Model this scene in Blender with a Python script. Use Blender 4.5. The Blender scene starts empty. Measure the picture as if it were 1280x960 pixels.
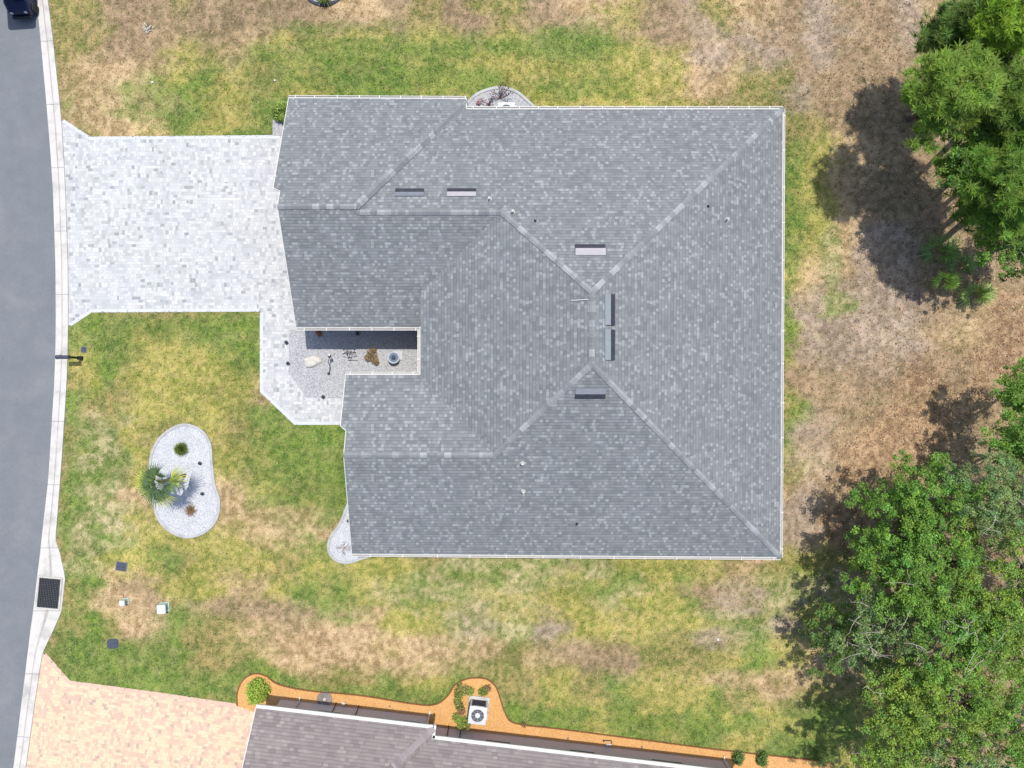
import bpy, math, random
import numpy as np
from mathutils import Vector, Matrix
random.seed(7); RNG = np.random.RandomState(11)
S = bpy.context.scene
C = S.collection
# ------------------------------------------------------------------ camera
H = 33.0          # flying height in metres
PPM = 26.0        # photo pixels per metre on the ground (1280 px wide)
cam = bpy.data.objects.new('camera', bpy.data.cameras.new('camera'))
C.objects.link(cam)
cam.location = (0, 0, H)
cam.rotation_euler = (0, 0, 0)
cam.data.sensor_width = 36.0
cam.data.lens = 18.0 / ((640.0 / PPM) / H)
cam.data.clip_start = 0.5; cam.data.clip_end = 3000
S.camera = cam
# ------------------------------------------------------------------ light
SUNV = Vector((0.13, 0.262, 1.0)).normalized()
elev = math.asin(SUNV.z); azim = math.atan2(SUNV.x, SUNV.y)
world = bpy.data.worlds.new('World'); S.world = world
world.use_nodes = True
wn = world.node_tree.nodes; wl = world.node_tree.links
bg = wn['Background']; bg.inputs['Strength'].default_value = 0.15
sky = wn.new('ShaderNodeTexSky'); sky.sky_type = 'NISHITA'; sky.sun_disc = False
sky.sun_elevation = elev; sky.sun_rotation = azim
sky.air_density = 1.0; sky.dust_density = 1.5; sky.ozone_density = 1.0
wl.new(sky.outputs[0], bg.inputs[0])
sl = bpy.data.lights.new('sun', 'SUN'); sl.energy = 3.8; sl.angle = math.radians(0.55); sl.color = (1.0, 0.955, 0.89)
so = bpy.data.objects.new('sun', sl); C.objects.link(so)
so.rotation_euler = SUNV.to_track_quat('Z', 'Y').to_euler(); so.location = SUNV * 60
S.view_settings.view_transform = 'Standard'; S.view_settings.look = 'None'
S.view_settings.gamma = 1.0; S.view_settings.exposure = 0.56
S.view_settings.use_curve_mapping = False
S.render.engine = 'CYCLES'
# ------------------------------------------------------------------ helpers
def W(u, v, z=0.0):
    k = (1 - z / H) / PPM
    return Vector(((u - 640) * k, -(v - 480) * k, z))
def lin(c):
    c /= 255.0
    return c / 12.92 if c <= 0.04045 else ((c + 0.055) / 1.055) ** 2.4
K = 1.95
def alb(r, g, b, k=1.0):
    return tuple(min(0.88, lin(x) / K * k) for x in (r, g, b)) + (1.0,)
ORG = {}
def origin_of(o):
    while o is not None:
        if o.name in ORG: return ORG[o.name]
        o = o.parent
    return Vector((0, 0, 0))
def props(o, label=None, cat=None, group=None, kind=None):
    if label: o['label'] = label
    if cat: o['category'] = cat
    if group: o['group'] = group
    if kind: o['kind'] = kind
    return o
def thing(name, label, cat, loc, group=None):
    o = bpy.data.objects.new(name, None); o.empty_display_size = 0.2
    C.objects.link(o); o.location = loc; ORG[o.name] = Vector(loc)
    return props(o, label, cat, group)
def copy_tree(src, loc, rotz=0.0, scale=1.0, label=None):
    r = src.copy(); C.objects.link(r); r.location = loc; r.rotation_euler = (0, 0, rotz); r.scale = (scale,) * 3
    ORG[r.name] = Vector(loc)
    if label: r['label'] = label
    for ch in list(src.children):
        c = ch.copy(); C.objects.link(c); c.parent = r
        for g in list(ch.children):
            d = g.copy(); C.objects.link(d); d.parent = c
    return r
class MB:
    def __init__(s): s.v = []; s.f = []; s.c = []; s.uv = []
    def add(s, vs, fs, col=None, uvs=None):
        n = len(s.v); s.v += [tuple(p) for p in vs]; s.f += [tuple(i + n for i in f) for f in fs]
        if col is not None: s.c += [col] * len(vs)
        if uvs is not None: s.uv += uvs
    def box(s, c, sz, rz=0.0, taper=1.0, M=None, col=None):
        hx, hy, hz = sz[0] / 2, sz[1] / 2, sz[2] / 2
        ca, sa = math.cos(rz), math.sin(rz); vs = []
        for k, t in ((-1, 1.0), (1, taper)):
            for i, j in ((-1, -1), (1, -1), (1, 1), (-1, 1)):
                p = Vector((i * hx * t, j * hy * t, k * hz))
                p = (M @ p) if M is not None else Vector((p.x * ca - p.y * sa, p.x * sa + p.y * ca, p.z))
                vs.append(p + Vector(c))
        s.add(vs, [(3, 2, 1, 0), (4, 5, 6, 7), (0, 1, 5, 4), (1, 2, 6, 5), (2, 3, 7, 6), (3, 0, 4, 7)], col)
    def rbox(s, c, sz, r, rz=0.0, bev=0.0, n=4, taper=1.0):
        # box with rounded plan corners and a bevelled top
        hx, hy = sz[0] / 2, sz[1] / 2; ca, sa = math.cos(rz), math.sin(rz)
        def ring(ins, z, t=1.0):
            out = []
            for q, (cx, cy) in enumerate(((hx - r, hy - r), (-hx + r, hy - r), (-hx + r, -hy + r), (hx - r, -hy + r))):
                for k in range(n + 1):
                    a = math.pi / 2 * (q + k / n); rr = max(r - ins, 0.001)
                    x, y = (cx + rr * math.cos(a)) * t, (cy + rr * math.sin(a)) * t
                    out.append((c[0] + x * ca - y * sa, c[1] + x * sa + y * ca, z))
            return out
        z0, z1 = c[2] - sz[2] / 2, c[2] + sz[2] / 2
        rings = [ring(0, z0), ring(0, z1 - bev, taper)] + ([ring(bev, z1, taper)] if bev else [])
        s.rings(rings, True)
    def rings(s, rings, cap=True, closed=True):
        n = len(rings[0]); vs = [p for r in rings for p in r]; fs = []
        for k in range(len(rings) - 1):
            for i in range(n if closed else n - 1):
                j = (i + 1) % n
                fs.append((k * n + i, k * n + j, (k + 1) * n + j, (k + 1) * n + i))
        if cap:
            fs.append(tuple(reversed(range(n)))); fs.append(tuple((len(rings) - 1) * n + i for i in range(n)))
        s.add(vs, fs)
    def prism(s, poly, z0, z1):
        a = [(p[0], p[1], z0) for p in poly]; b = [(p[0], p[1], z1) for p in poly]
        s.rings([a, b], True)
    def sheet(s, poly, z):
        s.add([(p[0], p[1], z) for p in poly], [tuple(range(len(poly)))])
    def lathe(s, prof, c, n=20, M=None):
        rs = []
        for r, z in prof:
            ring = []
            for i in range(n):
                a = 2 * math.pi * i / n; p = Vector((r * math.cos(a), r * math.sin(a), z))
                if M is not None: p = M @ p
                ring.append(tuple(p + Vector(c)))
            rs.append(ring)
        s.rings(rs, True)
    def tube(s, pts, rad, n=6, col=None):
        pts = [Vector(p) for p in pts]; rs = []
        if not hasattr(rad, '__len__'): rad = [rad] * len(pts)
        up = Vector((0.31, 0.17, 0.93))
        for i, p in enumerate(pts):
            d = (pts[min(i + 1, len(pts) - 1)] - pts[max(i - 1, 0)]).normalized()
            a = d.cross(up)
            if a.length < 0.05: a = d.cross(Vector((1, 0, 0)))
            a.normalize(); b = d.cross(a)
            rs.append([tuple(p + (a * math.cos(2 * math.pi * k / n) + b * math.sin(2 * math.pi * k / n)) * rad[i]) for k in range(n)])
        k0 = len(s.v); s.rings(rs, True)
        if col is not None: s.c += [col] * (len(s.v) - k0)
    def build(s, name, mat, parent=None, loc=None, smooth=False, label=None, cat=None, group=None, kind=None):
        org = origin_of(parent) if parent is not None else Vector(loc if loc is not None else (0, 0, 0))
        me = bpy.data.meshes.new(name)
        me.from_pydata([(x - org.x, y - org.y, z - org.z) for x, y, z in s.v], [], s.f)
        if s.c:
            a = me.color_attributes.new('Col', 'FLOAT_COLOR', 'POINT')
            a.data.foreach_set('color', np.array(s.c, dtype=np.float32).ravel())
        if s.uv:
            u = me.uv_layers.new(name='UVMap')
            u.data.foreach_set('uv', np.array(s.uv, dtype=np.float32).ravel())
        me.materials.append(mat)
        if smooth: me.polygons.foreach_set('use_smooth', [True] * len(me.polygons))
        me.validate(); me.update()
        o = bpy.data.objects.new(name, me); C.objects.link(o)
        if parent is not None: o.parent = parent
        else: o.location = org; ORG[o.name] = org
        return props(o, label, cat, group, kind)
def np_mesh(name, V, F, mat, col=None, parent=None, loc=(0, 0, 0)):
    """V (n,3), F (m,4) int, col (n,3)"""
    org = origin_of(parent) if parent is not None else Vector(loc)
    V = V - np.array(org)
    me = bpy.data.meshes.new(name); n, m = len(V), len(F); k = F.shape[1]
    me.vertices.add(n); me.vertices.foreach_set('co', V.astype(np.float32).ravel())
    me.loops.add(m * k); me.loops.foreach_set('vertex_index', F.astype(np.int32).ravel())
    me.polygons.add(m); me.polygons.foreach_set('loop_start', (np.arange(m) * k).astype(np.int32))
    me.polygons.foreach_set('loop_total', np.full(m, k, dtype=np.int32))
    if col is not None:
        a = me.color_attributes.new('Col', 'FLOAT_COLOR', 'POINT')
        cc = np.ones((n, 4), dtype=np.float32); cc[:, :3] = col
        a.data.foreach_set('color', cc.ravel())
    me.materials.append(mat); me.update(calc_edges=True)
    o = bpy.data.objects.new(name, me); C.objects.link(o)
    if parent is not None: o.parent = parent
    else: o.location = org; ORG[o.name] = org
    return o
def catmull(pts, closed=True, n=6):
    out = []; N = len(pts)
    rng = range(N) if closed else range(N - 1)
    for i in rng:
        if closed: p0, p1, p2, p3 = (pts[(i + k) % N] for k in (-1, 0, 1, 2))
        else: p0, p1, p2, p3 = (pts[min(max(i + k, 0), N - 1)] for k in (-1, 0, 1, 2))
        for k in range(n):
            t = k / n
            out.append(tuple(0.5 * ((2 * p1[a]) + (-p0[a] + p2[a]) * t + (2 * p0[a] - 5 * p1[a] + 4 * p2[a] - p3[a]) * t * t
                       + (-p0[a] + 3 * p1[a] - 3 * p2[a] + p3[a]) * t ** 3) for a in (0, 1)))
    if not closed: out.append(tuple(pts[-1][:2]))
    return out
def WP(l, z=0.0): return [tuple(W(u, v, z)[:2]) for u, v in l]
def offset(poly, d, closed=True):
    out = []; N = len(poly)
    for i in range(N):
        a = poly[(i - 1) % N] if closed else poly[max(i - 1, 0)]
        b = poly[(i + 1) % N] if closed else poly[min(i + 1, N - 1)]
        t = Vector((b[0] - a[0], b[1] - a[1]))
        if t.length < 1e-9: t = Vector((1, 0))
        t.normalize(); out.append((poly[i][0] - t.y * d, poly[i][1] + t.x * d))
    return out
def edging(poly, w, h, mat, name='edging', closed=True, parent=None, loc=None, **kw):
    m = MB(); a = offset(poly, w / 2, closed); b = offset(poly, -w / 2, closed)
    N = len(poly); rows = [[(p[0], p[1], -0.02) for p in a], [(p[0], p[1], h * 0.8) for p in a]]
    a2 = offset(poly, w * 0.3, closed); b2 = offset(poly, -w * 0.3, closed)
    rows += [[(p[0], p[1], h) for p in a2], [(p[0], p[1], h) for p in b2], [(p[0], p[1], h * 0.8) for p in b], [(p[0], p[1], -0.02) for p in b]]
    m.rings(rows, False, closed)
    return m.build(name, mat, parent, loc, **kw)
# ---- numpy noise and masks
def hashn(ix, iy, seed):
    h = (ix.astype(np.int64) * 374761393 + iy.astype(np.int64) * 668265263 + seed * 974711) & 0x7fffffff
    h = ((h ^ (h >> 13)) * 1274126177) & 0x7fffffff
    return ((h ^ (h >> 16)) & 0xffff) / 65535.0
def vnoise(x, y, s, seed):
    x = x / s + 1000.0; y = y / s + 1000.0
    ix = np.floor(x); iy = np.floor(y); fx = x - ix; fy = y - iy
    fx = fx * fx * (3 - 2 * fx); fy = fy * fy * (3 - 2 * fy)
    a = hashn(ix, iy, seed); b = hashn(ix + 1, iy, seed); c = hashn(ix, iy + 1, seed); d = hashn(ix + 1, iy + 1, seed)
    return (a * (1 - fx) + b * fx) * (1 - fy) + (c * (1 - fx) + d * fx) * fy
def fbm(x, y, s, seed, o=4):
    t = 0; a = 1.0; n = 0
    for i in range(o):
        t = t + a * vnoise(x, y, s, seed + i * 17); n += a; a *= 0.55; s *= 0.5
    return t / n
def inpoly(x, y, poly):
    r = np.zeros(x.shape, bool); N = len(poly)
    for i in range(N):
        x1, y1 = poly[i][:2]; x2, y2 = poly[(i + 1) % N][:2]
        if y1 == y2: continue
        c = ((y1 > y) != (y2 > y)) & (x < (x2 - x1) * (y - y1) / (y2 - y1) + x1)
        r ^= c
    return r
# ------------------------------------------------------------------ materials
class NT:
    def __init__(s, name):
        s.m = bpy.data.materials.new(name); s.m.use_nodes = True
        s.t = s.m.node_tree; s.b = s.t.nodes['Principled BSDF']
        s.b.inputs['Specular IOR Level'].default_value = 0.3
    def n(s, typ, **kw):
        nd = s.t.nodes.new('ShaderNode' + typ)
        for k, v in kw.items(): setattr(nd, k, v)
        return nd
    def l(s, a, b): s.t.links.new(a, b)
    def val(s, inp, v):
        if hasattr(v, 'is_linked') or hasattr(v, 'links'): s.l(v, inp)
        else: inp.default_value = v
    def math(s, op, a, b=None, c=None, clamp=False):
        nd = s.n('Math', operation=op); nd.use_clamp = clamp; s.val(nd.inputs[0], a)
        if b is not None: s.val(nd.inputs[1], b)
        if c is not None: s.val(nd.inputs[2], c)
        return nd.outputs[0]
    def mix(s, f, a, b, mode='MIX'):
        nd = s.n('MixRGB', blend_type=mode); s.val(nd.inputs[0], f); s.val(nd.inputs[1], a); s.val(nd.inputs[2], b)
        return nd.outputs[0]
    def pos(s): return s.n('NewGeometry').outputs['Position']
    def noise(s, vec, scale, detail=3, rough=0.55, dist=0.0):
        nd = s.n('TexNoise'); nd.inputs['Scale'].default_value = scale; nd.inputs['Detail'].default_value = detail
        nd.inputs['Roughness'].default_value = rough; nd.inputs['Distortion'].default_value = dist
        s.l(vec, nd.inputs['Vector']); return nd.outputs['Fac']
    def ramp(s, f, stops, interp='LINEAR'):
        nd = s.n('ValToRGB'); cr = nd.color_ramp; cr.interpolation = interp
        while len(cr.elements) < len(stops): cr.elements.new(0.5)
        for e, (p, c) in zip(cr.elements, stops):
            e.position = p; e.color = c if hasattr(c, '__len__') else (c, c, c, 1)
        s.l(f, nd.inputs[0]); return nd.outputs[0]
    def bump(s, h, strength=0.5, dist=0.02):
        nd = s.n('Bump'); nd.inputs['Strength'].default_value = strength; nd.inputs['Distance'].default_value = dist
        s.l(h, nd.inputs['Height']); s.l(nd.outputs[0], s.b.inputs['Normal'])
    def out(s, col, rough=0.8):
        s.val(s.b.inputs['Base Color'], col); s.b.inputs['Roughness'].default_value = rough
        return s.m
def flat(name, col, rough=0.6, metal=0.0, var=0.12, scale=6.0, bump=0.0):
    t = NT(name); p = t.pos(); f = t.noise(p, scale, 4, 0.6)
    lo = tuple(c * (1 - var) for c in col[:3]) + (1,); hi = tuple(min(1, c * (1 + var)) for c in col[:3]) + (1,)
    t.b.inputs['Metallic'].default_value = metal
    if bump: t.bump(t.noise(p, scale * 6, 3), bump, 0.01)
    return t.out(t.ramp(f, [(0.3, lo), (0.7, hi)]), rough)
def m_asphalt():
    t = NT('asphalt'); p = t.pos()
    a = t.noise(p, 0.42, 5, 0.65, 0.6); b = t.noise(p, 40.0, 3, 0.7); c = t.noise(p, 1.6, 5, 0.65)
    col = t.ramp(a, [(0.3, alb(128, 134, 139)), (0.5, alb(134, 139, 144)), (0.74, alb(150, 152, 157))])
    col = t.mix(0.35, col, t.ramp(c, [(0.3, alb(124, 129, 134)), (0.7, alb(146, 150, 155))]))
    col = t.mix(0.55, col, t.ramp(b, [(0.3, 0.28), (0.7, 0.74)]), 'OVERLAY')
    t.bump(b, 0.5, 0.008)
    return t.out(col, 0.85)
def m_concrete(name='concrete', base=(226, 222, 218), stain=(188, 182, 174)):
    t = NT(name); p = t.pos(); a = t.noise(p, 1.4, 5, 0.62); b = t.noise(p, 30, 3, 0.7)
    col = t.ramp(a, [(0.28, alb(*stain)), (0.5, alb(*base)), (0.8, alb(min(255, base[0] + 8), min(255, base[1] + 8), min(255, base[2] + 8)))])
    col = t.mix(0.3, col, t.ramp(b, [(0.3, 0.36), (0.7, 0.62)]), 'OVERLAY'); t.bump(b, 0.3, 0.006)
    return t.out(col, 0.85)
def m_kerb():
    t = NT('kerb_concrete'); p = t.pos(); uv = t.n('UVMap').outputs[0]
    sx = t.n('SeparateXYZ'); t.l(uv, sx.inputs[0]); u, v = sx.outputs[0], sx.outputs[1]
    a = t.noise(p, 1.1, 5, 0.65); b = t.noise(p, 25, 3, 0.7)
    col = t.ramp(a, [(0.28, alb(196, 192, 186)), (0.5, alb(232, 228, 222)), (0.8, alb(240, 237, 232))])
    col = t.mix(0.3, col, t.ramp(b, [(0.3, 0.38), (0.7, 0.6)]), 'OVERLAY')
    # dirt lodged where the gutter meets the kerb face
    d = t.math('ABSOLUTE', t.math('SUBTRACT', u, 0.5))
    d = t.math('SUBTRACT', 1.0, t.math('DIVIDE', d, 0.085), clamp=True)
    d = t.math('MULTIPLY', d, t.ramp(t.noise(p, 0.6, 4, 0.7), [(0.35, 0.35), (0.65, 1.0)]))
    col = t.mix(t.math('MULTIPLY', d, 0.75), col, alb(150, 142, 138))
    j = t.math('FRACT', t.math('DIVIDE', v, 3.05))
    jj = t.math('LESS_THAN', j, 0.010)
    col = t.mix(t.math('MULTIPLY', jj, 0.6), col, alb(120, 115, 110))
    t.bump(b, 0.3, 0.006)
    return t.out(col, 0.85)
def m_paver(name, cols, joint, rot=0.0, cell=0.14, tint=None):
    t = NT(name); g = t.pos(); mp = t.n('Mapping'); mp.inputs['Rotation'].default_value = (0, 0, rot); t.l(g, mp.inputs[0]); p = mp.outputs[0]
    def brick(w, h, off, seedshift):
        m2 = t.n('Mapping'); m2.inputs['Location'].default_value = (seedshift, seedshift * 0.37, 0); t.l(p, m2.inputs[0])
        b = t.n('TexBrick'); b.offset = off; b.inputs['Scale'].default_value = 1.0
        b.inputs['Brick Width'].default_value = w; b.inputs['Row Height'].default_value = h
        b.inputs['Mortar Size'].default_value = 0.006; b.inputs['Mortar Smooth'].default_value = 0.2; b.inputs['Bias'].default_value = 0.0
        b.inputs['Color1'].default_value = (0, 0, 0, 1); b.inputs['Color2'].default_value = (1, 1, 1, 1); b.inputs['Mortar'].default_value = (0.5, 0.5, 0.5, 1)
        t.l(m2.outputs[0], b.inputs['Vector']); return b
    b1 = brick(cell * 1.5, cell, 0.5, 0.0); b2 = brick(cell, cell * 1.5, 0.33, 3.3)
    # choose between the two laying directions per 0.6 m block
    sn = t.n('VectorMath', operation='SNAP'); t.l(p, sn.inputs[0]); sn.inputs[1].default_value = (cell * 3, cell * 3, 5)
    wn_ = t.n('TexWhiteNoise'); wn_.noise_dimensions = '2D'; t.l(sn.outputs[0], wn_.inputs['Vector'])
    ch = t.math('GREATER_THAN', wn_.outputs['Value'], 0.5)
    f = t.mix(ch, b1.outputs['Color'], b2.outputs['Color'])
    mort = t.math('ADD', t.math('MULTIPLY', b1.outputs['Fac'], t.math('SUBTRACT', 1.0, ch)), t.math('MULTIPLY', b2.outputs['Fac'], ch))
    col = t.ramp(f, cols, 'LINEAR')
    w2 = t.noise(p, 0.45, 3, 0.6)
    col = t.mix(0.25, col, t.ramp(w2, [(0.3, 0.42), (0.7, 0.58)]), 'OVERLAY')
    fine = t.noise(p, 14, 4, 0.7)
    col = t.mix(0.35, col, t.ramp(fine, [(0.3, 0.4), (0.7, 0.6)]), 'OVERLAY')
    col = t.mix(t.math('MULTIPLY', mort, 0.45), col, joint)
    t.bump(t.math('SUBTRACT', 1.0, mort), 0.5, 0.006)
    return t.out(col, 0.8)
def m_shingle(name, dark, mid, light, lightamt=0.80, tab=0.17):
    t = NT(name); uv = t.n('UVMap').outputs[0]
    sx = t.n('SeparateXYZ'); t.l(uv, sx.inputs[0]); u, v = sx.outputs[0], sx.outputs[1]
    e = 0.143
    rv = t.math('DIVIDE', v, e); row = t.math('FLOOR', rv); fr = t.math('FRACT', rv)
    wr = t.n('TexWhiteNoise'); wr.noise_dimensions = '1D'; t.l(row, wr.inputs['W'])
    uo = t.math('ADD', u, t.math('MULTIPLY', wr.outputs['Value'], 3.0))
    def cell(width, z):
        cu = t.math('FLOOR', t.math('DIVIDE', uo, width))
        cb = t.n('CombineXYZ'); t.l(cu, cb.inputs[0]); t.l(row, cb.inputs[1]); cb.inputs[2].default_value = z
        w = t.n('TexWhiteNoise'); w.noise_dimensions = '3D'; t.l(cb.outputs[0], w.inputs['Vector']); return w.outputs['Value']
    a = cell(tab, 1.0); b = cell(tab * 1.7, 5.0)
    mp = t.n('Mapping'); mp.inputs['Rotation'].default_value = (0, 0, 0.6); mp.inputs['Scale'].default_value = (0.8, 0.22, 1); t.l(uv, mp.inputs[0])
    drift = t.noise(mp.outputs[0], 2.2, 3, 0.6)
    a2 = t.math('ADD', a, t.math('MULTIPLY', t.math('SUBTRACT', drift, 0.5), 0.42))
    col = t.ramp(b, [(0.0, dark), (0.55, mid), (1.0, tuple(0.9 * m + 0.1 * l for m, l in zip(mid, light)))])
    lt = t.ramp(a2, [(lightamt, 0.0), (lightamt + 0.03, 0.45), (1.0, 1.0)])
    col = t.mix(lt, col, light)
    dk = t.ramp(a2, [(0.10, 1.0), (0.16, 0.0)])
    col = t.mix(t.math('MULTIPLY', dk, 0.4), col, dark)
    g = t.noise(uv, 30, 4, 0.7); col = t.mix(0.3, col, t.ramp(g, [(0.3, 0.36), (0.7, 0.64)]), 'OVERLAY')
    blot = t.noise(uv, 0.25, 4, 0.6); col = t.mix(0.25, col, t.ramp(blot, [(0.35, 0.42), (0.65, 0.58)]), 'OVERLAY')
    # shadow line under each course's butt edge, painted into the colour
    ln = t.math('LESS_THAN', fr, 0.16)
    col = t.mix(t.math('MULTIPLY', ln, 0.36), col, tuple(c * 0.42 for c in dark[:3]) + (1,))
    t.bump(t.math('ADD', t.math('SUBTRACT', 1.0, fr), t.math('MULTIPLY', lt, 0.3)), 0.6, 0.012)
    return t.out(col, 0.9)
def m_gravel(name, c0, c1, c2, scale=22.0):
    t = NT(name); p = t.pos(); v = t.n('TexVoronoi'); v.inputs['Scale'].default_value = scale; t.l(p, v.inputs['Vector'])
    w = t.n('TexWhiteNoise'); t.l(v.outputs['Color'], w.inputs['Vector'])
    col = t.ramp(w.outputs['Value'], [(0.0, c0), (0.45, c1), (0.9, c2)])
    big = t.noise(p, 1.3, 4, 0.6); col = t.mix(0.3, col, t.ramp(big, [(0.3, 0.4), (0.7, 0.6)]), 'OVERLAY')
    col = t.mix(t.ramp(v.outputs['Distance'], [(0.45, 0.0), (0.8, 0.4)]), col, tuple(c * 0.4 for c in c0[:3]) + (1,))
    t.bump(t.math('SUBTRACT', 1.0, v.outputs['Distance']), 0.5, 0.012)
    return t.out(col, 0.85)
def m_attr(name, rough=0.8, transl=0.0, grain=0.0, gscale=30.0, bump=0.0, straw=0.0):
    t = NT(name); a = t.n('Attribute'); a.attribute_name = 'Col'; col = a.outputs['Color']; p = t.pos()
    if grain:
        col = t.mix(grain, col, t.ramp(t.noise(p, gscale, 5, 0.72), [(0.28, 0.25), (0.72, 0.75)]), 'OVERLAY')
    if straw:
        f = t.ramp(t.noise(p, 13.0, 4, 0.8, 0.6), [(0.50, 0.0), (0.62, straw)]); col = t.mix(f, col, alb(226, 206, 152))
        f = t.ramp(t.noise(p, 9.0, 4, 0.8, 0.9), [(0.36, straw), (0.46, 0.0)]); col = t.mix(f, col, alb(84, 96, 44))
    if bump: t.bump(t.noise(p, gscale * 0.8, 5, 0.75), bump, 0.05)
    t.val(t.b.inputs['Base Color'], col); t.b.inputs['Roughness'].default_value = rough
    if transl:
        tr = t.n('BsdfTranslucent'); ms = t.n('MixShader'); ms.inputs[0].default_value = transl
        tc = t.mix(0.5, col, (0.6, 0.75, 0.1, 1), 'SOFT_LIGHT'); t.l(tc, tr.inputs['Color'])
        t.l(t.b.outputs[0], ms.inputs[1]); t.l(tr.outputs[0], ms.inputs[2])
        t.l(ms.outputs[0], t.t.nodes['Material Output'].inputs['Surface'])
    return t.m
M = {}
M['asphalt'] = m_asphalt(); M['concrete'] = m_concrete(); M['kerb'] = m_kerb()
M['apron'] = m_concrete('apron_concrete', (220, 217, 211), (165, 160, 152))
M['paver'] = m_paver('silver_pavers', [(0.0, alb(170, 173, 176)), (0.07, alb(200, 202, 204)), (0.4, alb(216, 217, 218)), (0.8, alb(227, 227, 226)), (1.0, alb(237, 236, 233))], alb(178, 180, 186))
M['paver2'] = m_paver('peach_pavers', [(0.0, alb(208, 182, 168)), (0.08, alb(232, 198, 176)), (0.38, alb(238, 206, 182)), (0.6, alb(242, 222, 186)), (1.0, alb(246, 230, 194))], alb(218, 180, 158), rot=0.13)
M['paver_edge'] = flat('paver_border', alb(228, 231, 236), 0.8, 0, 0.1, 5)
M['paver_edge2'] = flat('peach_paver_border', alb(240, 205, 182), 0.8, 0, 0.1, 5)
M['shingle'] = m_shingle('grey_shingles', alb(129, 134, 137), alb(146, 150, 153), alb(172, 177, 179), 0.81, 0.118)
M['shingle2'] = m_shingle('brown_shingles', alb(140, 131, 130), alb(156, 147, 144), alb(172, 163, 158), 0.85, 0.2)
M['cap'] = m_attr('ridge_cap_shingles', 0.9, grain=0.3, gscale=25)
M['white'] = flat('white_paint', alb(240, 238, 232), 0.45, 0, 0.05, 3)
M['gutter_in'] = flat('gutter_inside', alb(150, 146, 138), 0.7, 0, 0.2, 4)
M['stucco'] = flat('cream_stucco', alb(214, 206, 192), 0.9, 0, 0.06, 8, 0.4)
M['stucco2'] = flat('mauve_stucco', alb(250, 232, 230), 0.9, 0, 0.06, 8, 0.4)
M['gravel'] = m_gravel('grey_gravel', alb(168, 170, 174), alb(200, 200, 203), alb(220, 220, 221), 26)
M['gravelw'] = m_gravel('white_gravel', alb(200, 203, 208), alb(224, 226, 230), alb(238, 238, 240), 24)
M['mulch'] = m_gravel('orange_gravel', alb(236, 172, 104), alb(243, 184, 114), alb(250, 200, 134), 26)
M['ring'] = m_concrete('bed_edging_concrete', (205, 206, 206), (170, 170, 168))
M['brickedge'] = flat('brown_edging', alb(150, 95, 60), 0.9, 0, 0.2, 8)
M['black'] = flat('black_metal', (0.018, 0.018, 0.022, 1), 0.5, 0.2, 0.2)
M['darkvent'] = flat('dark_vent_louver', (0.03, 0.033, 0.045, 1), 0.7, 0.0, 0.3)
M['ventgrey'] = flat('grey_vent_metal', alb(136, 142, 152), 0.7, 0.0, 0.08)
M['ventlight'] = flat('vent_metal_bright_sheen', alb(198, 194, 198), 0.75, 0.0, 0.05)  # same grey vent metal, bright reflection put into the colour
M['ventblue'] = flat('vent_metal_sky_sheen', alb(148, 158, 164), 0.7, 0.0, 0.08)  # on the vents: grey metal with sky reflection put into the colour
M['iron'] = flat('cast_iron', (0.02, 0.02, 0.024, 1), 0.6, 0.3, 0.3, 12)
M['pit'] = flat('drain_pit', (0.006, 0.006, 0.007, 1), 0.9)
M['cover'] = flat('slate_utility_lid', alb(82, 88, 104), 0.7, 0, 0.15, 12, 0.4)
M['utilgreen'] = flat('pale_green_plastic', alb(205, 228, 214), 0.5, 0, 0.06)
M['steel'] = flat('grey_steel', alb(150, 156, 166), 0.4, 0.4, 0.15)
M['acwhite'] = flat('ac_painted_metal', alb(235, 238, 242), 0.45, 0.0, 0.05)
M['acdark'] = flat('ac_dark_coil', alb(70, 74, 88), 0.6, 0.2, 0.25, 20)
M['glass'] = flat('window_glass', (0.04, 0.05, 0.06, 1), 0.08, 0.0, 0.1)
M['navy'] = flat('navy_car_paint', (0.008, 0.012, 0.045, 1), 0.25, 0.1, 0.05)
M['seat'] = flat('white_vinyl', alb(220, 220, 222), 0.5)
M['rubber'] = flat('tyre_rubber', (0.02, 0.02, 0.02, 1), 0.85)
M['leaf'] = m_attr('leaves', 0.55, transl=0.35)
M['bark'] = m_attr('bark', 0.9, grain=0.5, gscale=12, bump=0.6)
M['grass'] = m_attr('grass_blades', 0.7, transl=0.15)
M['litter'] = m_attr('dry_leaves', 0.8)
M['ground'] = m_attr('lawn_and_soil', 0.95, grain=0.7, gscale=14.0, bump=0.35, straw=0.26)
M['rock'] = flat('white_rock', alb(238, 232, 224), 0.85, 0, 0.12, 8, 0.8)
M['stone'] = flat('cast_stone', alb(215, 220, 228), 0.7, 0, 0.08, 10, 0.3)
M['water'] = flat('fountain_water', alb(120, 140, 170), 0.08, 0, 0.05)
M['redbrown'] = flat('rust_metal', alb(120, 80, 60), 0.7, 0.2, 0.3)
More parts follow.
